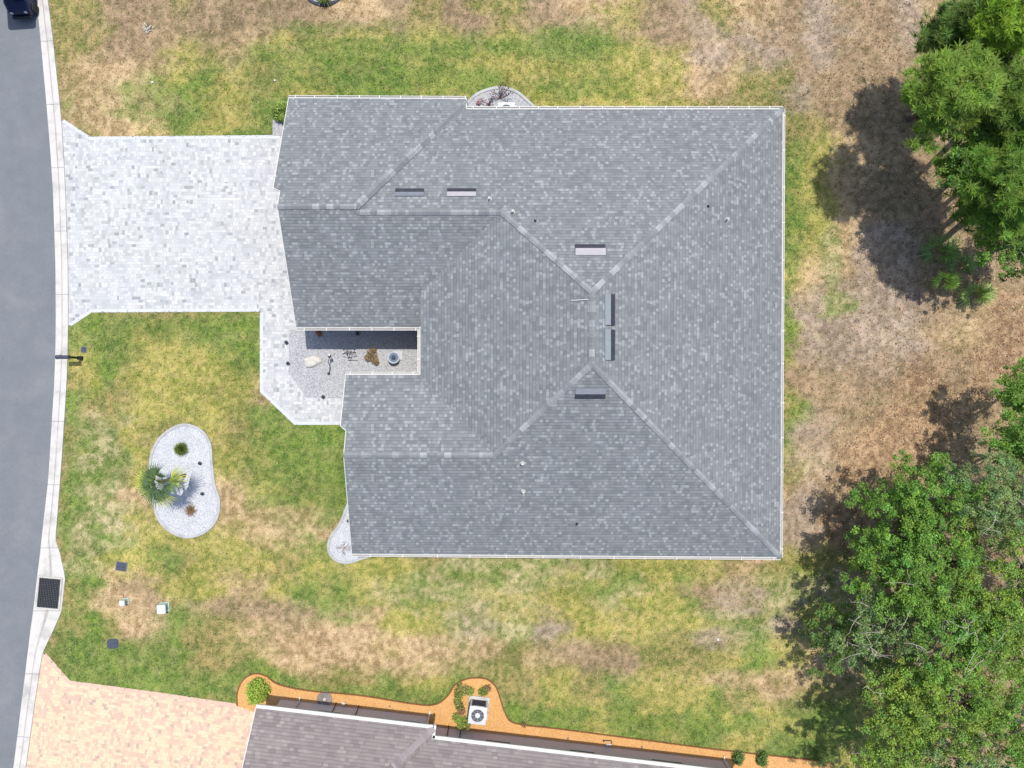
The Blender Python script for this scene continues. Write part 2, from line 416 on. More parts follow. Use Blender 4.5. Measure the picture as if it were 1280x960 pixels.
# ------------------------------------------------------------------ outlines of the ground areas (photo pixels -> metres)
KV = [-1400, -600, -100, 0, 50, 120, 150, 200, 240, 330, 400, 440, 480, 520, 560, 600, 640, 675, 690, 722, 765, 790, 815, 840, 880, 960, 1060, 1600, 2400]
KR = [-330, -50, 34, 46, 51, 57.5, 60, 64, 66.5, 69.5, 70, 69.5, 68, 65.5, 63, 60.5, 56, 52, 50.5, 46.5, 41.5, 38, 35, 32, 27, 17, 0, -120, -400]
KB = [-314, -34, 48, 60.5, 67, 74.5, 77.5, 80.5, 82.5, 85.5, 86, 85.5, 84, 81.5, 79, 76, 73, 70, 75, 82, 77, 66, 54, 50, 44, 33, 16, -104, -384]
kback = WP(list(zip(KB, KV))); kroad = WP(list(zip(KR, KV)))
def kb(v): return float(np.interp(v, KV, KB))
DRIVE = WP([(kb(150) - 1, 150), (113, 172), (352, 170), (400, 170), (400, 412), (361, 412), (361, 465), (383, 497), (455, 498), (455, 531),
            (368, 531), (325, 490), (326, 389), (115, 390), (kb(408) - 1, 408), (kb(370) - 1, 370), (kb(330) - 1, 330), (kb(280) - 1, 280), (kb(240) - 1, 240), (kb(200) - 1, 200)])
COURT = WP([(361, 412), (400, 412), (400, 395), (555, 395), (555, 498), (383, 497), (361, 465)])
NDRIVE = WP([(kb(815) - 1, 815), (87, 851), (200, 866), (297, 881), (330, 886), (360, 900), (330, 1200), (kb(1200), 1200), (kb(1060) - 1, 1060), (kb(960) - 1, 960), (kb(880) - 1, 880)])
ISLAND = catmull(WP([(228, 531), (205, 543), (192, 562), (188, 585), (191, 612), (195, 640), (208, 660), (232, 671), (256, 665), (271, 648), (274, 626), (268, 605), (265, 580), (262, 553), (250, 537)]))
NBED = catmull(WP([(583, 132), (592, 121), (608, 113), (626, 110), (645, 115), (660, 127), (676, 142)]), False) + WP([(676, 190), (570, 190), (570, 150)])
SBED = catmull(WP([(440, 618), (433, 635), (425, 655), (413, 672), (411, 688), (420, 700), (436, 703), (452, 698), (470, 693)]), False) + WP([(500, 668), (500, 610), (455, 600)])
MBEDTOP = [(297, 882), (297, 866), (304, 850), (318, 842), (333, 845), (348, 855), (385, 863), (450, 869), (520, 880), (545, 880), (560, 869), (569, 856), (585, 848), (606, 848),
           (619, 857), (625, 872), (632, 892), (645, 904), (700, 911), (800, 924), (900, 937), (1000, 948), (1040, 953)]
mtop = catmull(WP(MBEDTOP), False)
MBED = mtop + WP([(1045, 985), (900, 975), (550, 935), (330, 905), (318, 890)])
GBED = WP([(341, 150), (375, 150), (375, 169.5), (341, 170)])
TBED = [(W(405, -14)[0] + 0.92 * math.cos(a * math.pi / 14), W(405, -14)[1] + 0.80 * math.sin(a * math.pi / 14)) for a in range(28)]
# ------------------------------------------------------------------ lawn colour map: which cover grows where (a real map of the plot, 40 px cells)
MAP = [
 "kkkbbkbbbbttbkbkbbtybpktbpbbptoo",
 "kkkbbyktykyygygyyggyytbpbpbbptoo",
 "kktttygykygggyygyyyytttkkbbbbbbb",
 "kkkttgyygyggggggyyyyyykkkkbbbbbb",
 "kkktyggggggggggggggggggkkyttbbbb",
 "kkkkkkkkkkkkkkkkkkkkkkkkgytbbbbb",
 "kkkkkkkkkkkkkkkkkkkkkkkkgytbbbbb",
 "kkkkkkkkkkkkkkkkkkkkkkkkgytppbbb",
 "kkkkkkkkkkkkkkkkkkkkkkkkyttppbbb",
 "kkykkkkkkkkkkkkkkkkkkkkkgppppbto",
 "kkygygkykkkkkkkkkkkkkkkkypppptto",
 "kkyygyyykkkkkkkkkkkkkkkkkbbboboo",
 "kkglyyyytgkkkkkkkkkkkkkkkbbbooob",
 "kkllykykgggggkkkkkkkkkkkgbbooobb",
 "kkllykkyyggggkkkkkkkkkkkytooobbb",
 "kkgltkytykgggkkkkkkkkkkktpboobbb",
 "kkllyyyyttttkkkkkkkkkkkkptoobbbb",
 "kklyykyykyyyyklllllyyyytkyktbbbb",
 "kkgtbyytygkyyllllyylygbkllptbbbb",
 "kkgktgkkttttyylllpyyyyllpyybbbbb",
 "kkggggkkktttttkkkkbbkkygyttkbbbb",
 "kkggggkggkkkgygkkykgyygktkkyybbb",
 "ggggggggggggggggggygygygyggygbbb",
 "ggggggggggggggggggggggyyggyggbbb",
]
CLS = {'g': alb(100, 140, 46), 'y': alb(174, 172, 82), 'k': alb(146, 142, 76), 't': alb(204, 171, 130), 'b': alb(162, 136, 112),
       'p': alb(180, 160, 146), 'o': alb(180, 142, 108), 'l': alb(222, 208, 166)}
BLOBS = [(375, 590, 62, 80, 'g'), (400, 545, 40, 30, 'g'), (190, 125, 52, 24, 'g'), (430, 72, 110, 20, 'g'), (450, 102, 100, 14, 'g'), (600, 60, 90, 14, 'g'), (720, 55, 70, 14, 'g'), (680, 88, 40, 12, 'y'), (620, 82, 50, 8, 'y'), (790, 70, 30, 30, 'y'), (830, 100, 20, 20, 'y'), (560, 98, 60, 16, 'g'), (735, 108, 60, 16, 'g'), (400, 35, 60, 8, 'g'),
 (120, 415, 35, 22, 'g'), (235, 420, 40, 16, 'g'), (300, 402, 50, 12, 'g'), (105, 830, 45, 26, 'g'), (200, 855, 110, 16, 'g'), (340, 858, 50, 10, 'g'), (425, 690, 30, 12, 'g'), (207, 700, 20, 16, 'g'), (420, 745, 34, 26, 'g'),
 (480, 868, 80, 9, 'g'), (680, 895, 60, 10, 'g'), (850, 905, 80, 12, 'g'), (760, 735, 30, 14, 'g'), (250, 900, 1, 1, 'g'), (995, 200, 14, 34, 'g'), (990, 290, 12, 50, 'g'), (988, 410, 12, 26, 'g'), (990, 520, 14, 18, 'g'), (90, 620, 12, 60, 'g'), (100, 545, 14, 20, 'g'), (85, 135, 8, 14, 'g'),
 (115, 108, 46, 34, 't'), (100, 150, 30, 14, 't'), (345, 655, 60, 22, 't'), (290, 625, 26, 26, 't'), (150, 755, 42, 14, 't'), (372, 812, 45, 20, 't'), (490, 798, 100, 11, 't'), (600, 808, 22, 20, 't'), (720, 815, 44, 14, 'b'), (690, 825, 40, 10, 't'), (905, 850, 36, 12, 't'), (985, 855, 24, 12, 't'), (830, 30, 50, 30, 'b'), (220, 30, 90, 24, 'b'), (380, 25, 80, 14, 'b'),
 (440, 20, 50, 10, 't'), (600, 772, 18, 22, 'p'), (885, 795, 24, 13, 'p'), (880, 62, 26, 26, 'p'), (1000, 118, 20, 14, 'p'), (560, 728, 38, 26, 'l'), (502, 742, 30, 20, 'l'), (130, 575, 12, 45, 'l'), (115, 650, 26, 40, 'l'), (700, 765, 110, 12, 'y'), (820, 775, 60, 12, 'y'), (640, 748, 60, 10, 'y'),
 (215, 440, 45, 26, 'y'), (270, 480, 40, 20, 'y'), (330, 760, 90, 12, 'b'), (1010, 560, 26, 40, 'p'), (1005, 640, 24, 34, 'p'), (1080, 430, 60, 34, 'p'), (1040, 330, 12, 40, 'l'), (1045, 380, 16, 16, 'l'), (925, 745, 26, 18, 'p'), (870, 735, 30, 10, 'b')]
KEYS = 'gyktbpol'
TWO = {'g': ((84, 124, 38), (130, 158, 60)), 'y': ((140, 150, 58), (204, 190, 106)), 'k': ((114, 126, 56), (182, 164, 102)), 't': ((172, 142, 102), (232, 200, 158)),
       'b': ((136, 116, 88), (190, 160, 130)), 'p': ((150, 130, 116), (204, 182, 164)), 'o': ((138, 104, 80), (204, 168, 132)), 'l': ((130, 146, 76), (222, 206, 160))}
onehot = np.zeros((24, 32, 8))
for r_, line in enumerate(MAP):
    for c_, ch in enumerate(line): onehot[r_, c_, KEYS.index(ch)] = 1
CC = np.array([CLS[k][:3] for k in KEYS]); CA = np.array([alb(*TWO[k][0])[:3] for k in KEYS]); CB2 = np.array([alb(*TWO[k][1])[:3] for k in KEYS])
# greener cells at the top of the front lawn: (row, first column, last column, cover index)
for r_, c0_, c1_, k_ in ((10, 2, 7, 0), (11, 2, 2, 1), (11, 3, 3, 0), (11, 4, 6, 1), (11, 7, 8, 0), (12, 3, 3, 2)):
    onehot[r_, c0_:c1_ + 1, :] = 0; onehot[r_, c0_:c1_ + 1, k_] = 1
def field(x, y):
    u = x * PPM + 640; v = 480 - y * PPM
    wx = (fbm(x * .7, y, 1.3, 3) - 0.5) * 80; wy = (fbm(x * .6, y, 1.2, 91) - 0.5) * 44
    gx = np.clip((u + wx) / 40 - 0.5, 0, 30.999); gy = np.clip((v + wy) / 40 - 0.5, 0, 22.999)
    ix = gx.astype(int); iy = gy.astype(int); fx = (gx - ix)[..., None]; fy = (gy - iy)[..., None]
    fx = fx * fx * (3 - 2 * fx); fy = fy * fy * (3 - 2 * fy)
    w = (onehot[iy, ix] * (1 - fx) + onehot[iy, ix + 1] * fx) * (1 - fy) + (onehot[iy + 1, ix] * (1 - fx) + onehot[iy + 1, ix + 1] * fx) * fy
    out_ = np.maximum(np.maximum(-u - 40, u - 1320), np.maximum(-v - 40, v - 1000)) > 0
    # mottling: neighbouring covers invade each other in tufts
    for bu, bv, ru, rv, ck in BLOBS:
        dd = ((u + wx * .55 - bu) / ru) ** 2 + ((v + wy * .55 - bv) / rv) ** 2
        w[..., KEYS.index(ck)] += 2.6 * np.exp(-dd ** 1.5)
    # pale thatch is always shot through with green tufts
    w[..., 0] += w[..., 7] * .5
    w /= w.sum(-1, keepdims=True)
    L = np.log(w + 0.03)
    for i in range(8):
        L[..., i] += (fbm(x * .62, y, 0.46, 200 + i * 31, 4) - 0.5) * (3.2 + 4.4 * w[..., 7])
    # right of the lawn, pale/soil mottles stay within dry classes
    L -= L.max(-1, keepdims=True); e = np.exp(L * 1.15); w = e / e.sum(-1, keepdims=True)
    mx = np.clip((0.6 * vnoise(x, y, .19, 901) + 0.4 * vnoise(x, y, .10, 977) + .25 * (vnoise(x, y, .9, 931) - .5) - .5) * 1.9 + .5, 0, 1)[..., None]
    col = (w @ CA) * (1 - mx) + (w @ CB2) * mx
    # seams of big soft value change, plus small ones
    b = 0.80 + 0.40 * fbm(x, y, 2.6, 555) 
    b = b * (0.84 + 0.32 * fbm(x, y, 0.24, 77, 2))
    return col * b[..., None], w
# ------------------------------------------------------------------ ground sheet
xs = np.concatenate([[-700, -300, -120, -60, -40, -32, -31, -29, -28], np.arange(-27, 27.01, 0.085), [28, 29, 31, 32, 40, 60, 120, 300, 700]])
ys = np.concatenate([[-700, -300, -120, -60, -36, -28, -25, -23, -22], np.arange(-21, 21.01, 0.085), [22, 23, 25, 28, 36, 60, 120, 300, 700]])
GX, GY = np.meshgrid(xs, ys); nx, ny = len(xs), len(ys)
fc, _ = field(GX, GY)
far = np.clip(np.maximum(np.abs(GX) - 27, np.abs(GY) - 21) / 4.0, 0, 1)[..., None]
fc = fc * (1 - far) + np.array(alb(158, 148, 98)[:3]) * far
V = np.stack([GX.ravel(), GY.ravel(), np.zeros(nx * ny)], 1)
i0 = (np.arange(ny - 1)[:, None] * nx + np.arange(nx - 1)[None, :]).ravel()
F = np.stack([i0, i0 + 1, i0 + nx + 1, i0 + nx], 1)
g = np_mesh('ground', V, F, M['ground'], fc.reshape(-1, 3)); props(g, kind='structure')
# road
m = MB(); left = [(p[0] - 8.2, p[1]) for p in kroad]
pl = [(p[0] + 0.06, p[1]) for p in kroad]
N_ = len(pl); m.add([(p[0], p[1], 0.006) for p in left] + [(p[0], p[1], 0.006) for p in pl], [(i, i + 1, N_ + i + 1, N_ + i) for i in range(N_ - 1)])
m.build('road', M['asphalt'], kind='structure')
# rolled kerb with gutter, one strip, widening to an apron round the storm drain
vv = np.concatenate([np.arange(-1400, -100, 60), np.arange(-100, 1060, 8), np.arange(1060, 2400, 60)])
m = MB(); prof = [(0.0, -0.02), (0.0, 0.016), (0.30, 0.012), (0.49, 0.010), (0.56, 0.045), (0.70, 0.058), (1.0, 0.060), (1.0, -0.02)]
rows = []; dist = 0; prev = None
for v in vv:
    a = W(float(np.interp(v, KV, KR)), v); b = W(float(np.interp(v, KV, KB)), v)
    if prev is not None: dist += (a - prev).length
    prev = a
    inap = 675 < v < 818
    rows.append(([tuple(a + (b - a) * t + Vector((0, 0, (z if not inap else (0.012 + 0.02 * t if z > 0 else z))))) for t, z in prof], [(t, dist) for t, z in prof]))
n = len(prof)
for k in range(len(rows) - 1):
    for i in range(n - 1):
        a, b = rows[k], rows[k + 1]
        m.add([a[0][i], a[0][i + 1], b[0][i + 1], b[0][i]], [(3, 2, 1, 0)], uvs=[b[1][i], b[1][i + 1], a[1][i + 1], a[1][i]])
m.build('kerb', M['kerb'], kind='structure')
# drives and paths
m = MB(); m.sheet(DRIVE, 0.012); m.build('driveway', M['paver'], kind='structure')
m = MB(); m.sheet(NDRIVE, 0.012); m.build('neighbour_driveway', M['paver2'], kind='structure')
def border(pts, w, name, mat):
    m = MB(); a = offset(pts, w / 2, False); b = offset(pts, -w / 2, False); N = len(pts)
    m.add([(p[0], p[1], 0.017) for p in a] + [(p[0], p[1], 0.017) for p in b], [(i, i + 1, N + i + 1, N + i) for i in range(N - 1)]); m.build(name, mat, kind='structure')
border(WP([(79, 151), (113, 173), (350, 171)]), 0.16, 'driveway_border', M['paver_edge'])
border(WP([(88, 406), (115, 388.5), (324, 387.5)]), 0.16, 'driveway_border', M['paver_edge'])
border(WP([(327, 391), (327, 489), (369, 529), (455, 529)]), 0.16, 'path_border', M['paver_edge'])
border(WP([(56, 818), (87, 853), (200, 868), (295, 882)]), 0.2, 'neighbour_driveway_border', M['paver_edge2'])
m = MB(); m.sheet(COURT, 0.014); m.build('entry_gravel', M['gravel'], kind='structure')
m = MB(); m.sheet(ISLAND, 0.03); m.build('island_gravel', M['gravelw'], kind='structure')
m = MB(); m.sheet(NBED, 0.026); m.build('side_bed_gravel', M['gravel'], kind='structure')
m = MB(); m.sheet(SBED, 0.026); m.build('corner_bed_gravel', M['gravelw'], kind='structure')
m = MB(); m.sheet(MBED, 0.026); m.build('neighbour_bed_gravel', M['mulch'], kind='structure')
m = MB(); m.sheet(GBED, 0.024); m.build('garage_bed_gravel', M['gravel'], kind='structure')
m = MB(); m.sheet(TBED, 0.024); m.build('tree_ring_gravel', M['gravel'], kind='structure')
edging(ISLAND, 0.13, 0.07, M['ring'], 'bed_edging', True, None, ISLAND[0] + (0,), label='rounded pale concrete edging round the kidney shaped palm bed', cat='edging')
edging(NBED[:-3], 0.14, 0.07, M['ring'], 'bed_edging', False, None, NBED[0] + (0,), label='arched pale concrete edging of the gravel bed at the top eave', cat='edging')
edging(SBED[:-3], 0.12, 0.07, M['ring'], 'bed_edging', False, None, SBED[0] + (0,), label='curved grey concrete edging of the gravel bed at the lower left house corner', cat='edging')
edging(mtop, 0.055, 0.06, M['brickedge'], 'bed_edging', False, None, mtop[0] + (0,), label='thin brown wavy edging along the orange gravel bed', cat='edging')
edging(TBED, 0.14, 0.07, M['acdark'], 'bed_edging', True, None, TBED[0] + (0,), label='dark round edging ring cut by the top of the photo', cat='edging')
# ------------------------------------------------------------------ the grey-roofed house
HX, HY = 1.5, 2.2
house = thing('house', 'large single storey house with light grey shingle hip and gable roof', 'house', (HX, HY, 0))
zN = lambda y: 2.7 + .43 * (12.15 - y); zGN = lambda y: 2.7 + .43 * (12.6 - y)
zGS = lambda y: 2.7 + .484 * (y - 2.48); zLN = lambda y: 3.4 + .411 * (.41 - y)
zS = lambda y: 2.7 + .438 * (y + 7.65); zW = lambda x: 3.4 + .423 * (x + 3.97); zE = lambda x: 2.7 + .417 * (11.95 - x)
P1 = (-.424, 7.03, 4.9); P2 = (-.731, -2.924, 4.77); RT = (3.1, 3.567, 6.39); RB = (3.1, .775, 6.39)
NE = (11.97, 12.15, 2.7); SE = (11.86, -7.66, 2.70); SW = (-7.06, -7.49, zS(-7.49)); RL = (-6.93, -2.924, 4.77)
B1 = (-2.01, 12.6, 2.7); B2 = (-2.01, 12.15, 2.7); NW = (-9.87, 12.64, 2.69)
Dt = (-6.37, 7.241, 5.004); Db = (-6.37, 7.241, zN(7.241)); Dr = (-6.37, 7.03, 4.9)
GRL = (-9.57, 7.241, 5.004)
faces = {
 'GN': ([NW, (-9.87, 8.1, zGN(8.1)), (-9.57, 7.95, zGN(7.95)), GRL, Dt, B1], (1, 0)),
 'N': ([B2, (-6.25, 7.16, zN(7.16)), Dr, P1, RT, NE], (1, 0)),
 'E': ([NE, RT, RB, SE], (0, 1)),
 'S': ([SE, RB, P2, RL, SW], (1, 0)),
 'LN': ([RL, P2, (-3.97, .41, 3.4), (-7.18, .41, 3.4), (-7.18, -1.75, zLN(-1.75)), (-6.93, -1.95, zLN(-1.95))], (1, 0)),
 'W': ([P2, RB, RT, P1, (-3.97, 3.926, 3.4), (-3.97, .41, 3.4)], (0, 1)),
 'GS': ([GRL, (-9.53, 2.48, 2.7), (-3.97, 2.48, 2.7), (-3.97, 3.926, 3.4), P1, Dr, Dt], (1, 0)),
}
def roof_uv(p, e, pitch=0.425):
    return (p[0] * e[0] + p[1] * e[1], p[2] / math.sin(math.atan(pitch)))
m = MB()
for k_, (pts, e) in faces.items():
    q = [Vector(p) for p in pts]
    nrm = sum(((q[i] - q[0]).cross(q[i + 1] - q[0]) for i in range(1, len(q) - 1)), Vector())
    if nrm.z < 0: q.reverse()
    m.add(q, [tuple(range(len(q)))], uvs=[roof_uv(p, e) for p in q])
# step face below the raised garage plane, and beside the entry
def quadface(m, a, b, c, d=None):
    pts = [a, b, c] + ([d] if d else [])
    m.add(pts, [tuple(range(len(pts)))], uvs=[(p[0] + p[1], p[2] / 0.39) for p in pts])
quadface(m, B1, Dt, (-6.25, 7.16, zN(7.16)), B2)
quadface(m, (-3.97, 3.926, 3.4), (-3.97, 2.48, 2.7), (-3.97, 2.48, 3.4))
roof = m.build('roof', M['shingle'], house)
# fascia / soffit
OUT = [NW, B1, B2, NE, SE, SW, RL, (-6.93, -1.95, zLN(-1.95)), (-7.18, -1.75, zLN(-1.75)), (-7.18, .41, 3.4), (-3.97, .41, 3.4), (-3.97, 2.48, 3.4), (-3.97, 2.48, 2.7), (-9.53, 2.48, 2.7), GRL, (-9.57, 7.95, zGN(7.95)), (-9.87, 8.1, zGN(8.1))]
m = MB()
N_ = len(OUT)
for i in range(N_):
    a, b = Vector(OUT[i]), Vector(OUT[(i + 1) % N_])
    if (a - b).length < 0.3 and abs(a.x - b.x) < 1e-6 and abs(a.y - b.y) < 1e-6: continue
    d = (b - a).normalized(); o = Vector((d.y, -d.x, 0)); o = -o if o.length else o
    o.normalize() if o.length else None
    lo = Vector((0, 0, -0.19)); t_ = o * 0.010
    up_ = Vector((0, 0, 0.012))
    m.add([a + t_ + up_, b + t_ + up_, b + t_ + lo, a + t_ + lo, a - o * 0.02 + up_, b - o * 0.02 + up_], [(0, 1, 2, 3), (4, 5, 1, 0)])
m.build('fascia', M['white'], house)
m = MB()
for k_, (pts, e) in faces.items():
    m.add([(p[0], p[1], p[2] - 0.19) for p in pts], [tuple(range(len(pts)))])
m.build('soffit', M['white'], house)
# walls
def roofz(x, y):
    if x < -3.97:
        if y > 7.2: return zGN(y) if y < 13 else 2.7
        if y > 2.2: return zGS(y)
        if y < -2.924: return zS(y)
        return zLN(y)
    if x < -3.0 and -2 < y < 6: return 3.4 + .423 * (x + 3.97)
    return min(zN(y), zE(x), zS(y))
wl_ = [(-9.35, 12.15), (-2.45, 12.15), (-2.45, 11.7), (11.5, 11.7), (11.42, -7.2), (-6.6, -7.05), (-6.6, -2.924), (-6.6, -0.05), (-3.45, -0.05), (-3.45, 2.95), (-3.972, 2.95), (-9.15, 2.95), (-9.15, 7.241), (-9.15, 8.1), (-9.35, 8.1)]
m = MB()
for i in range(len(wl_)):
    a, b = wl_[i], wl_[(i + 1) % len(wl_)]
    za, zb = roofz(*a) - 0.15, roofz(*b) - 0.15
    m.add([(a[0], a[1], 0), (b[0], b[1], 0), (b[0], b[1], zb), (a[0], a[1], za)], [(0, 1, 2, 3)])
m.build('wall', M['stucco'], house)
# doors and windows under the eaves
def opening(parent, name, x, y, z, w, h, axis, mat, sub=None):
    m = MB(); sx, sy = (w, 0.06) if axis == 'x' else (0.06, w)
    m.box((x, y, z + h / 2), (sx, sy, h)); o = m.build(name, mat, parent)
    if sub:
        m = MB(); fx = 0.05
        for dz in (0, h): m.box((x, y, z + dz), (sx + (0.12 if axis == 'x' else 0.05), sy + (0.05 if axis == 'x' else 0.12), 0.09))
        for s_ in (-1, 1):
            c = (x + s_ * w / 2, y, z + h / 2) if axis == 'x' else (x, y + s_ * w / 2, z + h / 2)
            m.box(c, (0.09 if axis == 'x' else 0.11, 0.11 if axis == 'x' else 0.09, h - 0.09))
        m.build(sub, M['white'], o)
opening(house, 'garage_door', -9.16, 5.3, 0.02, 4.2, 2.1, 'y', M['white'], 'frame')
opening(house, 'garage_door', -9.36, 10.1, 0.02, 2.6, 2.1, 'y', M['white'], 'frame')
opening(house, 'window', -6.61, -5.0, 0.8, 1.8, 1.4, 'y', M['glass'], 'frame')
opening(house, 'front_door', -3.46, 1.4, 0.02, 1.0, 2.1, 'y', M['brickedge'], 'frame')
for x_ in (1.0, 5.0, 9.0): opening(house, 'window', x_, 11.71, 0.9, 1.2, 1.3, 'x', M['glass'], 'frame')
for y_ in (-4.0, 1.0, 6.0): opening(house, 'window', 11.47, y_, 0.6, 1.8, 1.6, 'y', M['glass'], 'frame')
# gutters with hangers
def gutter(a, b, out, parent, hang=0.92, w=0.11, seed=0, mat='white'):
    a = Vector(a); b = Vector(b); d = (b - a).normalized(); o = Vector(out).normalized(); z = Vector((0, 0, 1))
    m = MB()
    prof = [(0.03, -0.01), (0.03, -0.12), (w - 0.02, -0.12), (w, -0.01), (w, 0.0), (w - 0.026, 0.0), (w - 0.026, -0.012), (w - 0.036, -0.10), (0.045, -0.10), (0.045, -0.01)]
    ra = [tuple(a + o * p + z * q) for p, q in prof]; rb = [tuple(b + o * p + z * q) for p, q in prof]
    m.rings([ra, rb], True)
    L = (b - a).length; t = 0.3; r = random.Random(seed)
    while t < L:
        c = a + d * t + o * (w / 2 + 0.0) + z * (-0.004); rz = math.atan2(d.y, d.x)
        m.box(c, (0.04, w + 0.03, 0.012), rz)
        t += hang * r.uniform(0.9, 1.12)
    return m.build('gutter', M[mat], parent)
gutter(NW, B1, (0, 1, 0), house, seed=1); gutter(B2, NE, (0, 1, 0), house, seed=2)
gutter(NE, SE, (1, 0, 0), house, 1.6, 0.09, seed=3); gutter(SE, SW, (0, -1, 0), house, 1.5, seed=4)
gutter((-3.95, 2.48, 2.7), (-9.53, 2.48, 2.7), (0, -1, 0), house, seed=5)
gutter((-3.97, 2.36, 3.38), (-3.97, .52, 3.38), (-1, 0, 0), house, seed=6)
gutter((-3.97, .41, 3.38), (-7.18, .41, 3.38), (0, 1, 0), house, seed=7)
def downspout(x, y, z, parent, mat='white'):
    m = MB(); m.tube([(x, y, z), (x, y, 0.25)], 0.04, 6); m.tube([(x, y, 0.25), (x + 0.02, y + 0.02, 0.1)], 0.04, 6); m.build('downspout', M[mat], parent)
downspout(-2.2, 12.24, 2.6, house); downspout(11.6, -7.3, 2.55, house)
# ridge and hip caps, folded over the edges
def caps(p, q, n1, n2, lift=0.03, w=0.12, m=None, cset=None, seed=0, step=0.143):
    p = Vector(p); q = Vector(q); d = (q - p).normalized(); L = (q - p).length
    s1 = d.cross(Vector(n1)).normalized(); s2 = d.cross(Vector(n2)).normalized()
    if s1.z > 0: s1 = -s1
    if s2.z > 0: s2 = -s2
    if (s1 - s2).length < 0.3: s2 = -s2
    r = random.Random(seed); t = 0; run = 0; c = cset[1]
    while t < L:
        if run <= 0:
            c = r.choice(cset); run = r.choice((1, 2, 2, 3))
        run -= 1
        e = min(t + step * 1.35, L + 0.02); j = r.uniform(-0.006, 0.006)
        a0 = p + d * t; a1 = p + d * e; up0 = Vector((0, 0, lift + 0.012 + j)); up1 = Vector((0, 0, lift - 0.006))
        ww = w * r.uniform(0.93, 1.05)
        k__ = r.uniform(.93, 1.07); cc = tuple(x * k__ for x in c[:3]) + (1,)
        vs = [a0 + s1 * ww + up0, a0 + up0 + Vector((0, 0, .012)), a0 + s2 * ww + up0, a1 + s2 * ww + up1, a1 + up1 + Vector((0, 0, .012)), a1 + s1 * ww + up1]
        vd = [x - Vector((0, 0, 0.012)) for x in (vs[0], vs[1], vs[2])]
        m.add(vs + vd, [(0, 1, 4, 5), (1, 2, 3, 4), (0, 6, 7, 1), (1, 7, 8, 2)], cc)
        t += step
nN = Vector((0, .43, 1)); nS = Vector((0, -.438, 1)); nE = Vector((.417, 0, 1)); nW = Vector((-.423, 0, 1)); nGS = Vector((0, -.484, 1)); nLN = Vector((0, .411, 1))
CG = [alb(143, 147, 150), alb(151, 155, 158), alb(160, 164, 167), alb(182, 186, 188), alb(147, 151, 154), alb(168, 173, 176)]
m = MB(); sd = 0
for p, q, a, b in [(NE, RT, nN, nE), (SE, RB, nE, nS), (P1, RT, nN, nW), (P2, RB, nS, nW), (RB, RT, nE, nW), (Dr, P1, nN, nGS), (GRL, Dt, nN, nGS), (RL, P2, nLN, nS)]:
    sd += 1; m = MB(); caps(p, q, a, b, m=m, cset=CG, seed=sd); m.build('ridge_cap', M['cap'], roof)
pB, pD = Vector(B1) + Vector((0.02, -0.1, 0.0)), Vector(Dt)
m = MB(); dd = (pD - pB).normalized(); s_ = Vector((-dd.y, dd.x, 0))
caps(pB, pD, nN, Vector((0, .43, 1)) + s_ * (-1.1 if s_.y > 0 else 1.1), 0.014, 0.17, m, CG, 77)
m.build('ridge_cap', M['cap'], roof)
# off-ridge vents
def roof_vent(u, v, plane, along, mat, L=1.2, wd=0.33):
    """plane: (axis, sign) downslope direction; finds the point on the roof seen at the pixel"""
    z = 5.0
    for _ in range(30):
        p = W(u, v, z); z = plane[2](p)
    down = Vector((plane[0], plane[1], -0.43)).normalized(); a = Vector(along); nrm = Vector((plane[0] * 0.43, plane[1] * 0.43, 1)).normalized()
    c = Vector((p.x, p.y, z)) + nrm * 0.01
    h = 0.10
    def pt(s, t, hh): return c + a * (s * L / 2) + down * t + nrm * hh
    m = MB()
    pr = [(-wd / 2, 0.0), (-wd / 2, 0.03), (wd / 2 - 0.05, h), (wd / 2 - 0.05, 0.0)]
    m.rings([[tuple(pt(s, t, hh)) for t, hh in pr] for s in (-1, 1)], True)
    # flashing
    fl = [(-wd / 2 - 0.04, 0.002), (-wd / 2 - 0.04, 0.008), (wd / 2, 0.008), (wd / 2, 0.002)]
    o = m.build('roof_vent', M[mat], house)
    m = MB()
    pr = [(wd / 2 - 0.03, 0.012), (wd / 2 - 0.03, h - 0.004), (wd / 2 - 0.005, h - 0.006), (wd / 2 + 0.17, 0.04), (wd / 2 + 0.17, 0.012)]
    m.rings([[tuple(pt(s * 1.0, t, hh)) for t, hh in pr] for s in (-1, 1)], True)
    m.build('louver', M['darkvent'], o)
PN = (0, 1, lambda p: zN(p.y)); PE = (1, 0, lambda p: zE(p.x)); PS = (0, -1, lambda p: zS(p.y)); PW = (-1, 0, lambda p: zW(p.x))
roof_vent(512, 243, PN, (1, 0, 0), 'ventgrey', 1.2, 0.20); roof_vent(577, 243, PN, (1, 0, 0), 'ventlight', 1.2, 0.22); roof_vent(738, 315, PN, (1, 0, 0), 'ventlight')
roof_vent(759.5, 387, PE, (0, 1, 0), 'ventblue', 1.22, 0.27); roof_vent(759.5, 431, PE, (0, 1, 0), 'ventblue', 1.2, 0.27)
roof_vent(738, 489, PS, (1, 0, 0), 'ventgrey', 1.2, 0.27)
def pipe(u, v, plane, mat='white', r=0.05, h=0.28):
    z = 4
    for _ in range(30): p = W(u, v, z); z = plane[2](p)
    m = MB(); m.lathe([(r * 2.0, -0.02), (r * 1.9, 0.02), (r * 1.15, 0.07), (r, 0.08), (r, h), (r * 0.75, h), (r * 0.7, h - 0.05)], (p.x, p.y, z), 10); m.build('vent_pipe', M[mat], house)
for a in ((612, 249, PN), (641, 265, PN), (908, 275, PE), (653, 579, PS), (654, 614, PS)): pipe(*a)
for a in ((669, 276, PN), (885, 258, PE), (721, 655, PS)): pipe(*a, mat='black', r=0.032, h=0.12)
za = 6.2; p1 = W(713, 377, 5.75); p2 = W(735, 375, 6.2)
